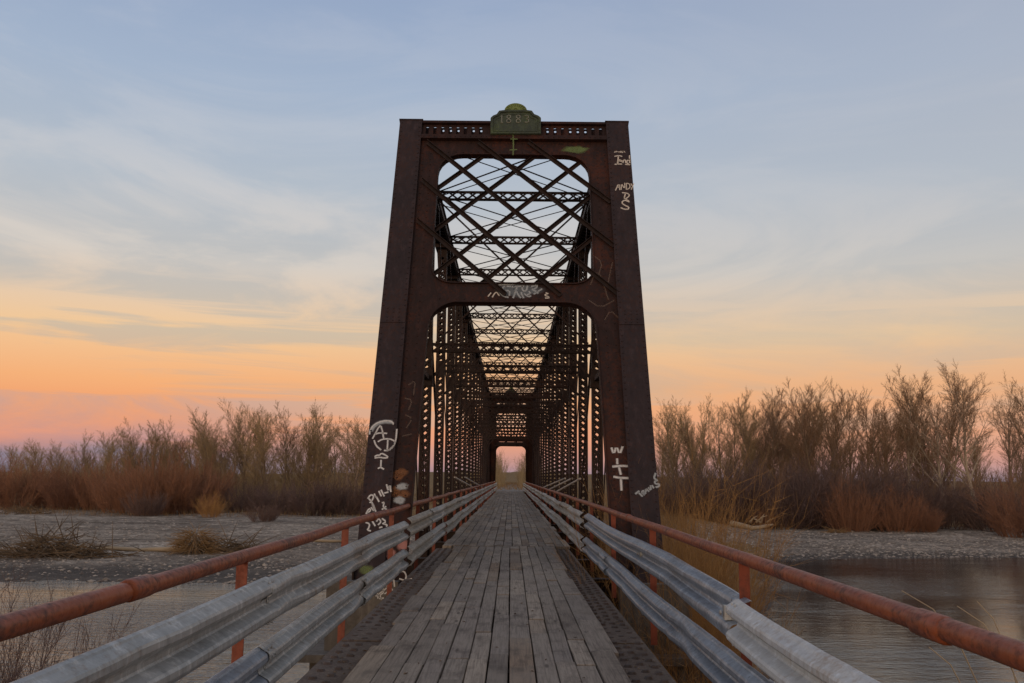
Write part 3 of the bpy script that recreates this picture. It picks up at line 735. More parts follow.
for s in (-1, 1):
    m = MB(); m.box(s * XT - .23, s * XT + .23, YU2[0] + .1, YU2[1] - .1, 9.40, 9.82); m.build('top_chord', M['truss'], bridge2)
    m = MB(); m.box(s * XT - .17, s * XT + .17, Y2A, Y2B, -.72, -.58); m.build('bottom_chord', M['truss'], bridge2)
    for y in YU2:
        o = link('vertical_post', pm, bridge2, (s * XT, y, 0)); [link('lacing', lm, o) for lm in lms]
for y in YU2 + [(YU2[0] + YU2[1]) / 2]:
    link('sway_strut', ss_, bridge2, (0, y, 0)); link('floor_beam', fb, bridge2, (0, y, 0))
link('lateral_rod', la, bridge2, (0, YU2[0], 0))
for x in (-1.15, -.4, .4, 1.15):
    m = MB(); m.box(x - .01, x + .01, Y0 + .2, YE - .2, -.52, -.136); m.box(x - .09, x + .09, Y0 + .2, YE - .2, -.136, -.118); m.build('stringer', M['truss'], bridge)
for s in (-1, 1):                                       # feet of the end posts
    m = MB()
    m.box(s * XT - .34, s * XT + .34, Y0 - .30, Y0 + .45, -.78, -.70); m.box(s * XT - .30, s * XT - .27, Y0 - .25, Y0 + .4, -.70, .12); m.box(s * XT + .27, s * XT + .30, Y0 - .25, Y0 + .4, -.70, .12)
    m.tube([(s * XT - .36, Y0 + .05, -.50), (s * XT + .36, Y0 + .05, -.50)], .09, 10)
    m.build('bearing_shoe', M['truss'], bridge)
# pale pipes that run slantwise from the handrail up to the truss
for s, lst in ((1, ((45, 33), (54, 37), (38, 29))), (-1, ((48, 36), (58, 44)))):
    for (ya, yb) in lst:
        m = MB(); m.tube([(s * 1.80, ya, .98), (s * 2.22, yb, 1.60)], .032, 7); m.build('pale_brace_pipe', M['pale_pipe'], bridge)

# ------------------------------------------------------------------ approach span
ap = thing('approach_span', (0, 5, -.1), 'rusty riveted plate girder span carrying the planks before the portal', 'bridge span')
for s, x0, x1 in ((-1, -1.74, -1.24), (1, .97, 1.40)):
    m = MB(); m.box(x0, x1, -8, 21.8, -.075, -.055)
    xc = (x0 + x1) / 2
    m.box(xc - .012, xc + .012, -8, 15.6, -1.15, -.075); m.box(x0, x1, -8, 15.6, -1.17, -1.15)
    for y in np.arange(-7.5, 15.6, 1.4): m.box(x0 + .04, x1 - .04, y - .02, y + .02, -1.15, -.075)
    n_plain = len(m.f); q = random.Random(3)
    cols = [x0 + .10, x0 + .235, x1 - .085] if s < 0 else [x0 + .10, x0 + .22, x1 - .09]
    for k, x in enumerate(cols):
        for y in np.arange(1.2 + .10 * (k % 2), 21.6, .29): m.dome((x + q.uniform(-.012, .012), y + q.uniform(-.02, .02), -.056), .043, 8)
    g = m.build('plate_girder', M['girder'], ap); g.data.materials.append(M['rivet'])
    for pl in g.data.polygons:
        if pl.index >= n_plain: pl.material_index = 1
    for y in (3.4, 9.6):                                 # flange splice plates
        m = MB(); m.box(x0 + .02, x1 - .02, y, y + .9, -.054, -.043); m.build('splice_plate', M['girder'], g)
m = MB()
for y in np.arange(-7, 15.5, 1.1): m.box(-1.27, 1.0, y - .1, y + .1, -.30, -.085)
m.build('cross_timber', M['timber'], ap)

pier = None
for nm, yy, lab in (('near', Y0, 'weathered concrete pier with graffiti under the near end of the truss'), ('far', Y1, 'weathered concrete pier under the far end of the truss')):
    p = thing('bridge_pier', (0, yy, -4.6), lab, 'pier')
    m = MB(); m.box(-3.2, 3.2, yy - .95, yy + 1.1, -5.2, -1.32); m.box(-3.35, 3.35, yy - 1.1, yy + 1.25, -1.32, -1.2)
    m.build('pier_shaft', M['concrete'], p)
    for s in (-1, 1):
        m = MB(); m.box(s * 2.39 - .55, s * 2.39 + .55, yy - .62, yy + .72, -1.2, -.78); m.build('pedestal', M['concrete'], p)
        m = MB(); m.box(s * 2.42 - .60, s * 2.42 + .58, yy - .72, yy - .50, -1.2, -.10); m.build('upstand', M['concrete'], p)
    m = MB(); m.box(-1.78, 1.78, yy - .42, yy + .1, -1.2, -.75); m.build('bearing_sill', M['concrete'], p)
    if nm == 'near': pier = p
    else: m = MB()
def yplane(Y): 
    def to(px, py, n=0): d = ray(px, py); t_ = Y / d.y; return d.x * t_, EYE + d.z * t_
    return to, (lambda u, v, n: Vector((u, Y - n, v)))

to_, pl_ = yplane(Y0 - .72)
t = Z(360, 540, 8.54)
PG = [[(80, 500), (95, 440), (120, 470), (140, 420), (150, 500)], [(150, 430), (190, 400), (200, 450), (165, 470), (180, 510)], [(200, 400), (225, 380), (235, 440), (205, 460)], [(230, 360), (260, 340), (255, 400), (275, 430)],
      [(265, 350), (285, 330), (290, 400)], [(130, 480), (200, 430), (270, 370)], [(340, 270), (370, 265), (392, 300), (385, 335)], [(330, 330), (380, 345), (440, 330)], [(160, 500), (200, 495)], [(110, 440), (170, 390), (240, 350)]]
spray('graffiti', pier, PG, M['spray_white'], 0.0170, .004, t, pl_, to_)
mb = MB()
for (x_, y_, sd) in ((45, 255, 2),): c_ = to_(*t(x_, y_)); blob(mb, c_[0], c_[1], .14, .09, .005, pl_, seed=sd)
mb.build('graffiti', M['spray_green'], pier)
mb = MB()
for (x_, y_, sd) in ((403, 545, 4), (389, 553, 5)): c_ = uv(x_, y_, .015); blob(mb, c_[0], c_[1], .13, .12, .015, seed=sd)
mb.build('graffiti', M['spray_pink'], portal)

# ------------------------------------------------------------------ deck planks
m = MB(); q = random.Random(11)
def plank(x0, x1, y0, y1, zt_):
    c = .006; tl = q.uniform(-.004, .004)
    xs = [x0, x0 + c, x1 - c, x1]
    j = [q.uniform(-.005, .005) for _ in range(4)]; k0, k1 = q.uniform(-.006, .006), q.uniform(-.006, .006); ze, zf_ = q.choice((0, 0, 0, .008)), q.choice((0, 0, 0, .008))
    z = lambda x: zt_ + tl * (x - x0) / (x1 - x0)
    vs = [(x0, y0, zt_ - .07), (x1, y0, zt_ - .07), (x1, y1, zt_ - .07), (x0, y1, zt_ - .07),
          (x0 + k0, y0, z(x0) - c + ze), (x1 + k0, y0, z(x1) - c + ze), (x1 + k1, y1, z(x1) - c + zf_), (x0 + k1, y1, z(x0) - c + zf_),
          (x0 + c + j[0] + k0, y0 + c, z(x0) + ze), (x1 - c + j[1] + k0, y0 + c, z(x1) + ze), (x1 - c + j[2] + k1, y1 - c, z(x1) + zf_), (x0 + c + j[3] + k1, y1 - c, z(x0) + zf_)]
    m.add(vs, [(0, 3, 2, 1), (0, 1, 5, 4), (1, 2, 6, 5), (2, 3, 7, 6), (3, 0, 4, 7), (4, 5, 9, 8), (5, 6, 10, 9), (6, 7, 11, 10), (7, 4, 8, 11), (8, 9, 10, 11)])
def lay(xa, xb, ya, yb):
    x = xa
    while x < xb - .08:
        wd = min(q.uniform(.155, .235), xb - x)
        if xb - x - wd < .1: wd = xb - x
        y = ya - q.uniform(0, 2.5)
        while y < yb:
            L = q.choice((.9, 1.2, 1.5, 1.8, 2.4, 2.4, 3.0)) * q.uniform(.9, 1.1); y1 = min(y + L, yb + q.uniform(-.12, .1))
            if y1 > ya - .3: plank(x + .006 + (q.uniform(-.05, .03) if x == xa else 0), x + wd - q.uniform(.004, .011) + (q.uniform(-.04, .05) if x + wd > xb - .02 else 0), max(y, ya - q.uniform(0, .15)) + .004, y1 - q.uniform(.004, .012), q.uniform(-.014, .006))
            y = y1 if y1 >= yb - .2 else y + L
            if y1 >= yb - .2: break
        x += wd
lay(-1.30, 1.03, -6, 22.0); lay(-1.62, 1.42, 22.1, 58); lay(-1.62, 1.42, 58.1, YE)
tag(m.build('road_deck', M['wood']), kind='structure')

r = random.Random(14); m = MB()
for _ in range(900):                                     # leaf litter and grit caught along the deck edges
    s_ = r.choice((-1, 1)); y = r.uniform(2, 21); e = r.random() ** 2.2
    x = (-1.29 - e * .45) if s_ < 0 else (1.01 + e * .38)
    if r.random() < .12: x = r.uniform(-1.2, .95); z = .006
    else: z = -.052
    a = r.uniform(0, 6.28); l = r.uniform(.008, .030); w_ = l * r.uniform(.3, .8); ca, sa = math.cos(a), math.sin(a); h = r.uniform(.004, .014)
    m.add([(x + ca * l, y + sa * l, z), (x - sa * w_, y + ca * w_, z + h), (x - ca * l, y - sa * l, z), (x + sa * w_, y - ca * w_, z + h * .5)], [(0, 1, 2), (0, 2, 3), (0, 3, 1), (1, 3, 2)])
tag(m.build('leaf_litter', M['drift']), kind='stuff', label='dead leaves and grit along the deck edges', cat='litter')

# ------------------------------------------------------------------ handrails
def handrail(s, x0, z0, z1, ys, label, sleeve):
    h = thing('pipe_handrail', (s * x0, ys[0], -.1), label, 'handrail', 'rusty pipe handrails')
    q = random.Random(5 + s); pts = []
    for y in np.arange(-3, YE + 2, 1.9): pts.append((s * (x0 + q.uniform(-.012, .012)), y, np.interp(y, [0, 20, 93], [z0, z1, z1]) + q.uniform(-.010, .010)))
    m = MB(); m.tube(pts, .047, 12); m.build('rail_pipe', M['hand'], h, True)
    zf = lambda y: float(np.interp(y, [0, 20, 93], [z0, z1, z1]))
    for y in sleeve:
        m = MB(); xa = s * x0
        m.tube([(xa, y - .15, zf(y)), (xa, y - .13, zf(y)), (xa, y + .11, zf(y)), (xa, y + .13, zf(y))], [.049, .056, .056, .049], 12)
        m.build('pipe_sleeve', M['hand'], h, True)
    for y in ys:
        m = MB(); lean = q.uniform(-.012, .012); z = zf(y)
        xa = s * x0
        m.add([(xa - .038 + lean, y - .006, -.30), (xa + .038 + lean, y - .006, -.30), (xa + .038, y - .006, z - .02), (xa - .038, y - .006, z - .02),
               (xa - .038 + lean, y + .006, -.30), (xa + .038 + lean, y + .006, -.30), (xa + .038, y + .006, z - .02), (xa - .038, y + .006, z - .02)], [(0, 1, 2, 3), (7, 6, 5, 4), (0, 4, 5, 1), (1, 5, 6, 2), (2, 6, 7, 3), (3, 7, 4, 0)])
        xo = xa + s * .032
        m.box(xo - .006, xo + .006, y, y + .07, -.30, z - .03)
        m.build('rail_post', M['hpost'], h)
handrail(-1, 1.84, 1.06, 1.10, [2.4, 6.35, 10.25, 14.2] + [18.2 + 3.95 * k for k in range(23)], 'rust-red pipe handrail along the left edge of the deck', (4.6, 12.3, 21, 33))
handrail(1, 1.70, 1.05, 1.07, [2.5, 6.7, 10.95, 15.1] + [19.2 + 4.0 * k for k in range(22)], 'rust-red pipe handrail along the right edge of the deck', (3.75, 13.2, 24, 36))

# ------------------------------------------------------------------ guardrails
SEC = [(.000, -.156), (.022, -.150), (.030, -.140), (.075, -.112), (.083, -.098), (.083, -.070), (.072, -.055), (.012, -.022), (.004, -.010), (.004, .010),
       (.012, .022), (.072, .055), (.083, .070), (.083, .098), (.075, .112), (.030, .140), (.022, .150), (.000, .156)]
def wbeam(s, path, mat, parent, sq=1.0):
    # path: list of (x distance from the centre line, y, z centre, twist, squash)
    m = MB(); vs = []; n = len(SEC)
    for (x, y, z, tw, sqz) in path:
        ct, stt = math.cos(tw), math.sin(tw)
        for layer in (0, 1):
            for (d, h) in SEC:
                d2 = d * sqz - layer * .006
                dd, hh = d2 * ct - h * stt, h * ct + d2 * stt
                vs.append((s * (x - dd), y, z + hh))
    fs = []; k = 2 * n
    for i in range(len(path) - 1):
        for j in range(n - 1):
            fs.append((i * k + j, i * k + j + 1, (i + 1) * k + j + 1, (i + 1) * k + j)); fs.append((i * k + n + j + 1, i * k + n + j, (i + 1) * k + n + j, (i + 1) * k + n + j + 1))
        for j in (0, n - 1): fs.append((i * k + j, (i + 1) * k + j, (i + 1) * k + n + j, i * k + n + j))
    for e in (0, (len(path) - 1) * k):
        for j in range(n - 1): fs.append((e + j, e + n + j, e + n + j + 1, e + j + 1))
    m.add(vs, fs)
    if path[0][1] < 20:
        for (x, y, z, tw, sqz) in (path[0], path[-1]):
            for dy in (.05, .13):
                for h in (-.13, -.09, .09, .13): m.dome((s * (x - (.08 if abs(h) < .1 else .052) * sqz), y + (dy if y == path[0][1] else dy - .2), z + h), .014, 6, (-s, 0, .3))
    return m.build('rail_beam', mat, parent, False)
def run(s, x, zfun, cuts, mats, parent, seed, dx=.012):
    q = random.Random(seed)
    for i in range(len(cuts) - 1):
        ya, yb = cuts[i], cuts[i + 1] + .16
        n = max(3, int((yb - ya) / (.25 if ya < 15 else .8))); path = []; dents = [(q.uniform(ya, yb), q.uniform(.12, .4), q.uniform(.15, .5)) for _ in range(2)]
        ox = q.uniform(-dx, dx) + (.007 if i % 2 else 0); oz = q.uniform(-.008, .008); b0, b1 = q.uniform(-.025, .025), q.uniform(-.012, .012); tw = q.uniform(-.06, .06)
        for k in range(n + 1):
            f = k / n; y = ya + (yb - ya) * f
            path.append((x + ox + b0 * math.sin(f * math.pi) + q.uniform(-.0012, .0012), y, zfun(y) + oz + b1 * math.sin(f * math.pi * 2) * .6 + q.uniform(-.001, .001), tw + q.uniform(-.008, .008), q.uniform(.98, 1.02) * (1 - sum(a * math.exp(-((y - c) / b) ** 2) for c, b, a in dents))))
        wbeam(s, path, mats[min(i, len(mats) - 1)], parent)
gl_ = thing('guardrail', (-1.62, 5, 0), 'double grey corrugated guardrail along the left side of the deck', 'guardrail', 'corrugated steel guardrails')
cutsL = [-3.2, .9, 6.2, 10.3, 14.3]; far = [14.45 + 3.85 * k for k in range(25)]
fm = [M['galv_cream'], M['galv'], M['galv_cream'], M['galv_cream'], M['galv']] * 5
run(-1, 1.66, lambda y: .775, cutsL, [M['galv'], M['galv'], M['galv'], M['galv']], gl_, 1)
run(-1, 1.62, lambda y: .815, far, fm, gl_, 2)
run(-1, 1.66, lambda y: .34, cutsL, [M['galv'], M['galv_blue'], M['galv'], M['galv']], gl_, 3)
run(-1, 1.60, lambda y: .37, far, fm, gl_, 4)
gr_ = thing('guardrail', (1.5, 5, 0), 'double corrugated guardrail along the right of the deck, its nearest beam whitish', 'guardrail', 'corrugated steel guardrails')
zr = lambda y: float(np.interp(y, [3, 6, 11, 18, 93], [.645, .67, .745, .775, .815]))
run(1, 1.53, zr, [-2.5, 2.2, 6.15], [M['galv_white'], M['galv_white']], gr_, 5)
# the blue beam is bent where it should meet the white one
q = random.Random(8); path = []
for k in range(22):
    f = k / 21; y = 6.55 + f * (18.1 - 6.55); bend = math.exp(-((y - 6.55) / 1.3) ** 2)
    path.append((1.545 + .09 * bend + .03 * math.sin(f * 6) + .025 * math.exp(-((y - 9.2) / .7) ** 2), y, zr(y) - .035 * bend + .012 * math.sin(f * 9), -.05 + .55 * bend + .10 * math.sin(f * 7), 1.0 - .35 * bend))
wbeam(1, path, M['galv_blue'], gr_)
run(1, 1.47, zr, [18.35 + 3.75 * k for k in range(24)], fm[1:], gr_, 6)
zl = lambda y: float(np.interp(y, [3, 6, 10, 18, 93], [.31, .305, .285, .31, .37]))
run(1, 1.53, zl, [-2.5, 1.6, 5.4, 10.2, 14.2, 18.2], [M['galv_blue']] * 6, gr_, 7)
run(1, 1.47, zl, [18.4 + 3.75 * k for k in range(24)], fm[1:], gr_, 9)
# bolts and spacer blocks carrying the beams on the rail posts
for s, par, ys, x, za, zb_ in ((-1, gl_, [2.4, 6.35, 10.25, 14.2], 1.66, (lambda y: .775), (lambda y: .34)), (1, gr_, [2.5, 6.7, 10.95, 15.1], 1.53, zr, zl)):
    for y in ys:
        for zf in (za, zb_):
            m = MB(); z = zf(y); m.dome((s * (x - .006), y, z), .022, 8, (-s, 0, 0));
            m.box(*sorted((s * (x + .012), s * (x + .14))), y - .03, y + .03, z - .05, z + .05)
            m.build('bolt_block', M['galv'], par)

# ------------------------------------------------------------------ trees and shrubs
def jit(r, d, a):
    v = Vector((r.gauss(0, 1), r.gauss(0, 1), r.gauss(0, 1)))
    return (d + v * a).normalized()
def grow(tr, tw, r, p, d, L, rad, lev, spec):
    n = 4 if lev < 2 else 3
    pts, rads = [p], [rad]; dirs = [d]
    for k in range(n):
        d = jit(r, d, spec['wig'][lev]); d = (d + Vector((0, 0, spec['up'][lev]))).normalized()
        p = p + d * (L / n); pts.append(p); rads.append(max(rad * (1 - .88 * (k + 1) / n), .005)); dirs.append(d)
    (tr if lev < spec['trunk_levels'] else tw).tube(pts, rads, 6 if lev == 0 else (4 if lev == 1 else 3), False)
    if lev == spec['depth']: return
    cnt = spec['kids'][lev]
    for k in range(cnt):
        f = spec['start'][lev] + (1 - spec['start'][lev]) * (k + r.random()) / cnt
        i = min(int(f * n), n - 1); g = f * n - i
        q = pts[i].lerp(pts[i + 1], g); dd = dirs[i + 1]
        a = dd.orthogonal().normalized(); a.rotate(Matrix.Rotation(r.uniform(0, 6.283), 3, dd))
        ang = R(r.uniform(*spec['ang'][lev]))
        nd = dd * math.cos(ang) + a * math.sin(ang)
        l2 = L * spec['len'][lev] * r.uniform(.6, 1.15) * (1.05 - .45 * f)
        if lev + 1 == spec['depth']:
            e = q + nd * l2 + Vector((0, 0, spec['up'][lev + 1] * l2 * .6)); mid = q.lerp(e, .5) + Vector((r.gauss(0, .05), r.gauss(0, .05), r.gauss(0, .04))) * l2
            rr = spec['twig']
            tw.spike(q, e, rr)
            for _ in range(spec['fork']): 
                s0 = q.lerp(e, r.uniform(.15, .7)); tw.spike(s0, s0 + jit(r, (e - q).normalized(), .24) * l2 * r.uniform(.4, .8), rr * .8)
        else:
            grow(tr, tw, r, q, nd, l2, rads[i] * spec['rk'], lev + 1, spec)
def tree_proto(seed, H, stems, lean, bk, tw_m, spec):
    r = random.Random(seed); tr, tw = MB(), MB()
    for k in range(stems):
        a = r.uniform(0, 6.283) if stems > 1 else 0; t_ = lean * r.uniform(.5, 1.1)
        d = Vector((math.cos(a) * t_, math.sin(a) * t_, 1)).normalized()
        grow(tr, tw, r, Vector((math.cos(a) * .25 * (stems > 1), math.sin(a) * .25 * (stems > 1), -.25)), d, H * r.uniform(.72, .86), H * .0115 * r.uniform(.8, 1.2) * (1.25 if stems == 1 else 1), 0, spec)
    return tr.mesh('trunk', bk, True), tw.mesh('crown', tw_m)
SPEC_T = dict(depth=3, trunk_levels=3, wig=[.05, .06, .08, .2], up=[.05, .07, .05, .06], kids=[14, 11, 11], start=[.30, .18, .10], ang=[(22, 50), (22, 48), (16, 42)], len=[.56, .46, .50], rk=.50, twig=.0075, fork=2)
SPEC_F = dict(SPEC_T, kids=[20, 12, 11], ang=[(14, 42), (16, 42), (14, 40)], up=[.03, .09, .07, .08], start=[.10, .12, .08], len=[.52, .45, .50], twig=.0085)   # broom-shaped
def shrub_proto(seed, H, Wd, n, tw_m, lean=.55, fork=16, rr=.010, droop=0.0):
    r = random.Random(seed); st_, tw = MB(), MB()
    for k in range(n):
        a = r.uniform(0, 6.283); rad = math.sqrt(r.random()) * Wd * .5
        p = Vector((math.cos(a) * rad * .55, math.sin(a) * rad * .55, -.15)); d = Vector((math.cos(a) * rad / Wd * 2 * lean, math.sin(a) * rad / Wd * 2 * lean, 1)).normalized()
        L = H * r.uniform(.55, 1.05) * (1 - .35 * (rad / Wd * 2) ** 2); pts = [p]
        for _ in range(4): d = jit(r, d, .10); d = (d + Vector((0, 0, -droop))).normalized(); pts.append(pts[-1] + d * L / 4)
        st_.tube(pts, [rr * 1.7, rr * 1.4, rr * 1.1, rr * .8, rr * .3], 3, False)
        for _ in range(fork):
            f = r.uniform(.08, 1) * 3.99; i = int(f); s0 = pts[i].lerp(pts[i + 1], f - i); dd = (pts[i + 1] - pts[i]).normalized()
            l2 = H * r.uniform(.10, .28); e = s0 + (jit(r, dd, .55) + Vector((0, 0, .25))).normalized() * l2; tw.spike(s0, e, rr * .8)
            s1 = s0.lerp(e, .4); tw.spike(s1, s1 + jit(r, dd, .6) * l2 * .6, rr * .6)
    return st_.mesh('stems', tw_m), tw.mesh('twigs', tw_m)

ORD = ['first', 'second', 'third', 'fourth', 'fifth', 'sixth', 'seventh', 'eighth', 'ninth', 'tenth', 'eleventh', 'twelfth', 'thirteenth', 'fourteenth', 'fifteenth', 'sixteenth', 'seventeenth', 'eighteenth', 'nineteenth', 'twentieth', 'twenty-first', 'twenty-second', 'twenty-third', 'twenty-fourth', 'twenty-fifth', 'twenty-sixth', 'twenty-seventh', 'twenty-eighth']
def at_px(px, d): return (px - 512.5) / F_PX * d * .99
def top_z(py, d): return EYE + d * math.tan(PITCH + math.atan((341.5 - py) / F_PX))
def plant(name, parts, x, y, sc, rz, label, cat, group, sxy=None):
    o = thing(name, (x, y, hz(x, y)), label, cat, group)
    for nm, me in parts:
        c = bpy.data.objects.new(nm, me); col.objects.link(c); c.parent = o
    o.rotation_euler = (0, 0, rz); o.scale = (sxy or sc, sxy or sc, sc)
    return o
H0 = 12.0
T_ol = [tree_proto(s, H0, 2, .22, M['bark_brown'], M['tw_olive'], SPEC_F) for s in (21, 22, 23, 24)]
T_br = [tree_proto(31, H0, 1, 0, M['bark_brown'], M['tw_brown'], SPEC_T), tree_proto(32, H0, 2, .16, M['bark_brown'], M['tw_tan'], SPEC_T), tree_proto(33, H0, 3, .25, M['bark_brown'], M['tw_brown'], SPEC_F), tree_proto(35, H0, 1, .1, M['bark_pale'], M['tw_tan'], SPEC_T), tree_proto(36, H0, 2, .3, M['bark_brown'], M['tw_tan'], SPEC_F)]
T_pa = [tree_proto(s, H0, n, .20, M['bark_pale'], M['tw_brown'], SPEC_T) for s, n in ((41, 2), (44, 1))]
S_red = [shrub_proto(s, 5, 5.5, 110, M['tw_red'], fork=22, rr=.013) for s in (51, 52, 53)]
S_mau = [shrub_proto(s, 4, 6, 110, M['tw_mauve'], .8, 22, .014) for s in (61, 62)]
S_gold = [shrub_proto(s, 3.6, 2.8, 130, M['tw_gold'], .5, 22, .0038) for s in (71, 72)]

def kinds(P, t_, n): return [(n[0], P[0]), (n[1], P[1])]
# left bank, the tree line: (pixel x, distance, pixel y of the top, kind)
LT = [(4, 165, 452, 'o'), (26, 150, 449, 'b'), (44, 146, 447, 'o'), (66, 140, 446, 'b'), (84, 150, 443, 'o'), (104, 143, 440, 'o'), (124, 138, 437, 'o'), (141, 146, 434, 'b'), (152, 132, 428, 'o'), (170, 136, 431, 'o'), (186, 142, 436, 'b'),
      (200, 128, 434, 'o'), (217, 136, 424, 'b'), (230, 122, 414, 'o'), (246, 126, 408, 'b'), (258, 134, 411, 'o'), (271, 121, 413, 'o'), (287, 128, 408, 'b'), (300, 136, 412, 'o'), (312, 122, 416, 'o'), (326, 134, 420, 'b'), (338, 127, 424, 'b'), (352, 120, 418, 'b'), (366, 132, 424, 'o'), (378, 126, 428, 'o')]
n = len(LT)
for i, (px, d, py, k) in enumerate(LT):
    P = (T_ol if k == 'o' else T_br)[(i * 3 + i // 4) % (4 if k == 'o' else 5)]; x = at_px(px, d); z0 = hz(x, d); Ht = top_z(py, d) - z0
    lab = ('olive-grey broom-shaped bare tree' if k == 'o' else 'brown bare branching tree') + ' on the left bank, ' + ORD[i] + ' from the left edge'
    plant('bare_tree', [('trunk', P[0]), ('crown', P[1])], x, d, Ht / H0, rnd.uniform(0, 6.28), lab, 'tree', 'bare trees along the left bank', Ht / H0 * rnd.uniform(1.05, 1.35))
RT = [(664, 104, 412, 'b'), (678, 98, 404, 'b'), (692, 96, 400, 'o'), (708, 104, 399, 'b'), (722, 108, 402, 'b'), (735, 98, 403, 'o'), (752, 106, 391, 'b'), (768, 100, 387, 'b'), (782, 110, 388, 'b'), (797, 104, 384, 'b'), (818, 99, 381, 'b'), (838, 103, 378, 'b'),
      (850, 110, 386, 'b'), (866, 98, 385, 'b'), (886, 102, 386, 'b'), (908, 97, 376, 'b'), (930, 101, 368, 'b'), (950, 88, 372, 'p'), (980, 86, 370, 'q'), (1014, 98, 370, 'b'), (1040, 92, 366, 'b')]
for i, (px, d, py, k) in enumerate(RT):
    x = at_px(px, d); z0 = hz(x, d); Ht = top_z(py, d) - z0
    if k in 'pq':
        P = T_pa['pq'.index(k)]; lab = ('pale-trunked cottonwood leaning over the gravel bar, the left of a pair' if k == 'p' else 'pale-trunked cottonwood with a dark fork, the right of a pair by the gravel bar')
    else:
        P = (T_ol if k == 'o' else T_br)[(i * 3 + i // 4) % (4 if k == 'o' else 5)]
        lab = ('olive-grey broom-shaped bare tree' if k == 'o' else 'tall brown bare tree') + ' on the right bank, ' + ORD[i] + ' to the right of the portal'
    plant('bare_tree', [('trunk', P[0]), ('crown', P[1])], x, d, Ht / H0, rnd.uniform(0, 6.28), lab, 'tree', 'bare trees along the right bank', Ht / H0 * rnd.uniform(.92, 1.12))
# a second, farther row that closes the gaps
for side, x0, x1, d0, top, cnt, where in ((-1, 10, 385, 150, (456, 426), 14, 'left'), (1, 660, 1035, 120, (428, 416), 9, 'right')):
    for i in range(cnt):
        f = (i + rnd.uniform(.15, .85)) / cnt; px = x0 + (x1 - x0) * f; d = d0 + rnd.uniform(-8, 14); py = top[0] + (top[1] - top[0]) * f + rnd.uniform(-6, 14)
        x = at_px(px, d); z0 = hz(x, d); Ht = top_z(py, d) - z0; P = (T_ol + T_br)[(i * 5 + 2) % 9]
        plant('bare_tree', [('trunk', P[0]), ('crown', P[1])], x, d, Ht / H0, rnd.uniform(0, 6.28), f'hazy bare tree in the back row on the {where} bank, {ORD[i]} from the left', 'tree', f'back row of bare trees on the {where} bank', Ht / H0 * rnd.uniform(1.0, 1.4))
# shrubs
def shrubs(lst, P, h0, name, what, place, group):
    for i, (px, d, py) in enumerate(lst):
        x = at_px(px, d); z0 = hz(x, d); s = (top_z(py, d) - z0) / h0; p = P[i % len(P)]
        plant(name, [('stems', p[0]), ('twigs', p[1])], x, d, s, rnd.uniform(0, 6.28), f'{what} {place}, {ORD[i]} from the left', 'shrub', group, s * rnd.uniform(.9, 1.2))
shrubs([(-12, 112, 458), (18, 108, 456), (48, 112, 462), (76, 107, 460), (104, 106, 462), (132, 101, 456), (160, 98, 452), (186, 100, 450), (205, 104, 462)], S_red, 5, 'willow_shrub', 'russet bare willow shrub', 'at the edge of the left gravel bar', 'russet willows on the left bank')
shrubs([(150, 93, 488), (248, 104, 478), (282, 100, 480), (318, 98, 474), (345, 100, 472), (366, 104, 478)], S_mau, 4, 'bramble_shrub', 'dusky mauve shrub', 'below the left bank trees', 'mauve shrubs on the left bank')
shrubs([(690, 84, 470), (728, 84, 450), (760, 86, 448), (796, 82, 446), (830, 84, 442), (866, 83, 448), (900, 84, 452), (940, 84, 468), (1002, 80, 462)], S_mau, 4, 'bramble_shrub', 'dusky brown-mauve thicket shrub', 'behind the right gravel bar', 'mauve shrubs on the right bank')
shrubs([(764, 80, 502), (850, 78, 470), (895, 79, 478), (925, 78, 496), (1022, 74, 462)], S_red, 5, 'willow_shrub', 'russet willow shrub', 'at the back of the right gravel bar', 'russet willows on the right bank')
x, d = at_px(268, 86), 86
plant('round_shrub', [('stems', S_mau[1][0]), ('twigs', S_mau[1][1])], x, d, .50, 1, 'small rounded twiggy shrub alone on the left gravel bar', 'shrub', None, .55)
x, d = at_px(216, 92), 92
plant('tawny_shrub', [('stems', S_gold[0][0]), ('twigs', S_gold[0][1])], x, d, .75, 1, 'low tawny-orange shrub at the foot of the left willows', 'shrub', None, 1.0)
for i, (xx, yy, s, lab) in enumerate(((2.95, 15.4, 1.08, 'golden willow shrub growing against the right end post'), (3.6, 18.8, 1.5, 'tall golden willow shrub just right of the right end post'), (3.0, 17.8, 1.3, 'fine golden willow shrub close behind the right end post'), (3.7, 21.5, 1.2, 'golden willow shrub in the middle of the clump right of the pier'), (4.2, 23.5, .9, 'golden willow shrub farthest right of those beside the pier'))):
    p = S_gold[i % 2]; plant('golden_willow', [('stems', p[0]), ('twigs', p[1])], xx, yy, s, i * 1.7, lab, 'shrub', 'golden willows beside the pier', s * .78)
p = shrub_proto(77, 3.5, 4.2, 170, M['tw_mauve'], .6, 30, .0052)
plant('bramble_shrub', [('stems', p[0]), ('twigs', p[1])], -6.3, 11.2, 1.0, 0, 'bare purple-grey shrub at the water below the left handrail', 'shrub', None, .95)

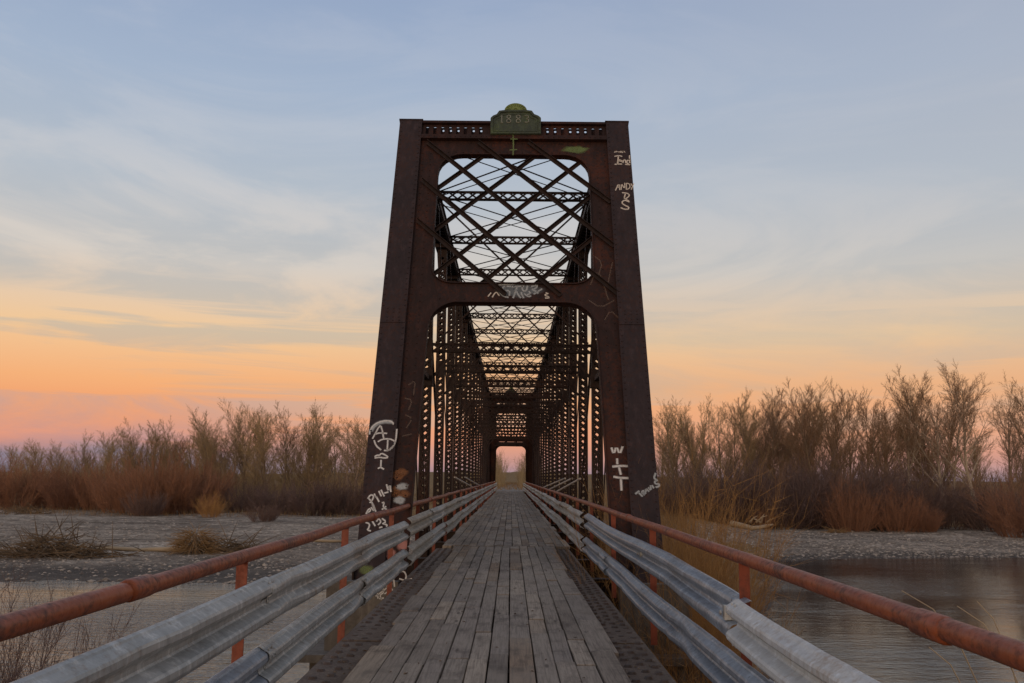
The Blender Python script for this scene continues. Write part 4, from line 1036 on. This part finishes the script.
# understorey: the brush between and behind the trees, one mass a side
def thicket(name, band, n, h, mat, seed):
    r = random.Random(seed); m = MB()
    for _ in range(n):
        px = r.uniform(band[0], band[1]); d = r.uniform(band[2], band[3]); x = at_px(px, d); z = hz(x, d); hh = h * r.uniform(.35, 1.0)
        p = Vector((x, d, z - .1)); dr = jit(r, Vector((0, 0, 1)), .16); e = p + dr * hh
        m.spike(p, e, .028)
        for k in range(9):
            s0 = p.lerp(e, r.uniform(.15, .95)); m.spike(s0, s0 + jit(r, dr, .5) * hh * r.uniform(.12, .3), .018)
    tag(m.build(name, mat), kind='stuff', label='mass of bare brush between and behind the trees', cat='brush')
thicket('brush', (-40, 390, 118, 165), 2600, 6.5, M['tw_olive'], 1)
thicket('brush', (-40, 240, 108, 130), 1300, 4.5, M['tw_red'], 4)
thicket('brush', (640, 1080, 90, 125), 2600, 6.0, M['tw_brown'], 2)
thicket('brush', (645, 1080, 98, 135), 1200, 6.0, M['tw_tan'], 12)
thicket('brush', (-40, 385, 120, 160), 1600, 5.5, M['tw_tan'], 13)
thicket('brush', (655, 1080, 86, 100), 1400, 4.0, M['tw_mauve'], 3)
thicket('brush', (470, 507, 150, 240), 500, 7.0, M['tw_olive'], 5)
thicket('brush', (520, 560, 150, 240), 500, 7.0, M['tw_olive'], 6)
thicket('brush', (-900, -40, 120, 200), 1600, 7.0, M['tw_olive'], 7)
thicket('brush', (1080, 1900, 100, 170), 1600, 7.0, M['tw_brown'], 8)
for px, d, h, lab in ((499, 175, 6.6, 'bare tree left of the road seen through the far portal'), (527, 170, 6.4, 'bare tree right of the road seen through the far portal')):
    x = at_px(px, d); plant('bare_tree', [('trunk', T_ol[0][0]), ('crown', T_ol[0][1])], x, d, h / H0, px, lab, 'tree', None)

# grass: uncountable
def grass(name, n, samp, h, mat, seed, wd=.006, label='dry grass'):
    r = random.Random(seed); m = MB()
    for _ in range(n):
        x, y = samp(r); z = hz(x, y)
        hh = h * r.uniform(.45, 1.1); p = Vector((x, y, z - .03)); dr = jit(r, Vector((0, 0, 1)), .22); mid = p + dr * hh * .55; dr = (jit(r, dr, .3) + Vector((0, 0, -.15))).normalized(); e = mid + dr * hh * .5
        a = Vector((r.gauss(0, 1), r.gauss(0, 1), 0)).normalized() * wd; b_ = Vector((-a.y, a.x, 0)) * .4
        m.add([p + a, p - a + b_, p - a - b_, mid + a * .7, mid - a * .7 + b_, mid - a * .7 - b_, e], [(0, 1, 4, 3), (1, 2, 5, 4), (2, 0, 3, 5), (3, 4, 6), (4, 5, 6), (5, 3, 6)])
    tag(m.build(name, mat), kind='stuff', label=label, cat='grass')
def spit(r):
    while True:
        y = r.triangular(13, 50, 22); x = r.uniform(1.75, 13)
        b_ = np.interp(y, [-5, 10, 20, 29, 38, 56], [2.6, 3.6, 5.8, 8.0, 10.6, 15.5])
        if x < b_ - .1 and x < .232 * y: return x, y
grass('dry_grass', 9000, spit, .72, M['straw'], 5, .005, 'tall dry straw-coloured grass on the bank right of the deck')
def strip(r): return r.uniform(1.70, 2.25), r.uniform(6, 15)
grass('dry_grass', 6500, strip, 1.15, M['straw'], 6, .0045, 'dry grass close beside the right girder')
def barveg(r):
    y = r.uniform(46, 90); return r.uniform(3, 15) * y / 75, y
grass('dry_grass', 5000, barveg, .7, M['straw'], 8, .012, 'short dry grass at the back of the right bank')
def farveg(r): 
    y = r.uniform(112, 260); return r.uniform(-.09, .09) * y + r.choice((-3, 3)), y
grass('dry_grass', 4000, farveg, .8, M['straw'], 9, .03, 'dry grass beside the road beyond the bridge')
def leftveg(r):
    y = r.uniform(92, 118); return r.uniform(-66, -4), y
grass('dry_grass', 5000, leftveg, .6, M['straw'], 10, .016, 'dry grass at the foot of the left bank shrubs')

# tall reeds at the right, leaning over the water
for i, (xx, yy, tip, lab) in enumerate((((2.75), 5.0, (-.55, .2, .0), 'longest arching dry reed stalk beyond the right handrail'), (3.0, 5.3, (-.28, .1, -.08), 'shorter dry reed stalk at the right edge beyond the handrail'), (3.1, 5.2, (-.45, .3, -.12), 'forked dry reed stalk at the right edge beyond the handrail'), (2.55, 4.8, (-.35, .1, -.25), 'lowest dry reed stalk beyond the right handrail'))):
    z0 = hz(xx, yy); p = Vector((xx, yy, z0 - .05)); topz = 1.02 + tip[2]; m = MB(); pts = []
    for k in range(9):
        f = k / 8; pts.append((xx + tip[0] * f ** 2.6, yy + tip[1] * f, z0 + (topz - z0) * (1 - (1 - f) ** 1.6)))
    m.tube(pts, [.0085 * (1 - .7 * k / 8) for k in range(9)], 5, False)
    if i == 2: m.tube([pts[6], (pts[6][0] - .12, pts[6][1], pts[6][2] + .16), (pts[6][0] - .3, pts[6][1], pts[6][2] + .2)], [.003, .0025, .001], 4, False)
    o = m.build('reed_stalk', M['bleached'], None, True); tag(o, lab, 'reed', 'dry reed stalks')

# ------------------------------------------------------------------ driftwood and stones
def debris(name, x, y, L, Hh, n, mat, seed, label, rr=.03, dome=False):
    r = random.Random(seed); m = MB(); z = hz(x, y)
    for _ in range(n):
        if dome:
            a = r.uniform(0, 6.28); b_ = r.uniform(.0, 1.3); rad = L * .5 * r.random() ** .5
            p = Vector((x + math.cos(a) * rad * .5, y + math.sin(a) * rad * .3, z + Hh * r.uniform(.1, .9) * (1 - (rad / L * 1.6) ** 2)))
            e = p + Vector((math.cos(a) * .9, math.sin(a) * .4, r.uniform(-.8, .35))).normalized() * r.uniform(.5, 1.5)
        else:
            f = r.gauss(0, .28); p = Vector((x + f * L, y + r.gauss(0, .7), z + abs(r.gauss(0, .5)) * Hh * max(.15, 1 - abs(f) * 1.6)))
            e = p + Vector((r.gauss(0, 1), r.gauss(0, .5), r.gauss(0.05, .28))).normalized() * r.uniform(.6, 2.2)
        e.z = max(e.z, hz(e.x, e.y) - .02)
        m.tube([p, p.lerp(e, .5) + Vector((0, 0, r.uniform(-.05, .1))), e], [rr, rr * .8, rr * .3], 4, False)
    return tag(m.build(name, mat), label, 'driftwood')
x = at_px(62, 52.5); debris('driftwood_pile', x, 52.5, 6.0, 1.3, 520, M['drift'], 1, 'long tangled dark driftwood pile on the left gravel bar')
x = at_px(202, 55); debris('flood_wrack', x, 55, 3.0, 1.75, 520, M['straw'], 2, 'tawny domed heap of flood-laid straw on the left gravel bar', .018, True)
x = at_px(232, 55.5); debris('driftwood_pile', x + .4, 55.5, 3.6, .7, 160, M['drift'], 3, 'low spread of dark sticks right of the tawny heap on the left bar')
x = at_px(30, 96); debris('driftwood_pile', x, 96, 5.0, .7, 120, M['drift'], 4, 'thin far strip of sticks and dead weeds on the left gravel bar')
x = at_px(880, 72); debris('flood_wrack', at_px(835, 76), 76, 1.6, .35, 70, M['straw'], 6, 'small flat tuft of straw on the right gravel bar', .02, True)
m = MB(); xa, xb = at_px(105, 56), at_px(190, 56)
m.tube([(xa + (xb - xa) * f, 56 + .2 * math.sin(f * 5), hz(xa + (xb - xa) * f, 56.1) + .12 + .03 * math.sin(f * 9)) for f in np.linspace(0, 1, 9)], [.09, .12, .12, .13, .12, .13, .14, .15, .16], 8)
tag(m.build('fallen_log', M['bleached'], None, True), 'long tan log lying between the two debris piles on the left gravel bar', 'log')
m = MB(); xa, xb = at_px(300, 62), at_px(352, 64)
m.tube([(xa + (xb - xa) * f, 62 + .4 * f, hz(xa + (xb - xa) * f, 62.3) + .09) for f in np.linspace(0, 1, 5)], [.06, .09, .1, .1, .08], 7)
tag(m.build('fallen_log', M['bleached'], None, True), 'short pale log on the left gravel bar behind the left handrail', 'log')
m = MB(); d = 76; xa, xb = at_px(731, d), at_px(775, d)
zf = lambda x: hz(x, d)
m.tube([(xa + (xb - xa) * f, d + .5 * f, zf(xa + (xb - xa) * f) + .28 + .3 * f ** 3) for f in np.linspace(0, 1, 7)], [.24, .25, .22, .20, .17, .14, .05], 8)
for f, dx_, dz in ((.45, .6, .55), (.6, .9, .6), (.72, .2, .7), (.85, .55, .35), (.7, -.8, .35)):
    q0 = Vector((xa + (xb - xa) * f, d + .5 * f, zf(xa) + .36)); m.tube([q0, q0 + Vector((dx_ * .5, -.1, dz * .7)), q0 + Vector((dx_, -.25, dz))], [.085, .06, .015], 6)
tag(m.build('fallen_log', M['bleached'], None, True), 'bleached fallen trunk with broken branches on the right bank', 'log')
# river stones
r = random.Random(9); m = MB()
OC = [(1, 0, 0), (-1, 0, 0), (0, 1, 0), (0, -1, 0), (0, 0, 1), (.7, .7, .4), (-.7, .7, .4), (-.7, -.7, .4), (.7, -.7, .4)]
OF = [(0, 5, 4, 8), (5, 2, 6, 4), (1, 7, 4, 6), (7, 3, 8, 4), (0, 2, 5), (2, 1, 6), (1, 3, 7), (3, 0, 8)]
def stone(x, y, s):
    z = hz(x, y); a = r.uniform(0, 6.28); ca, sa = math.cos(a), math.sin(a); sx_, sy_, sz_ = s * r.uniform(.7, 1.3), s * r.uniform(.6, 1.1), s * r.uniform(.4, .75)
    m.add([(x + (p[0] * sx_ * ca - p[1] * sy_ * sa), y + (p[0] * sx_ * sa + p[1] * sy_ * ca), z - .01 + p[2] * sz_) for p in OC], OF)
for _ in range(17000):
    if r.random() < .55: y = r.triangular(43, 92, 50); x = r.uniform(-46, 0) * y / 70
    else: y = r.triangular(56, 80, 62); x = r.uniform(.19, .60) * y
    s1, s2, s3 = shore(np.array(x), np.array(y))
    if float(s1) < -1.2: continue
    stone(x, y, .035 + .11 * r.random() ** 3)
for _ in range(500):                                     # stones standing in the shallows
    y = r.triangular(36, 44, 43.5); x = r.triangular(-24, -4, -9) * y / 42
    m_ = r.uniform(.08, .2); stone(x, y, m_)
tag(m.build('river_stones', M['stone']), kind='stuff', label='grey river stones scattered over the gravel bars', cat='stones')
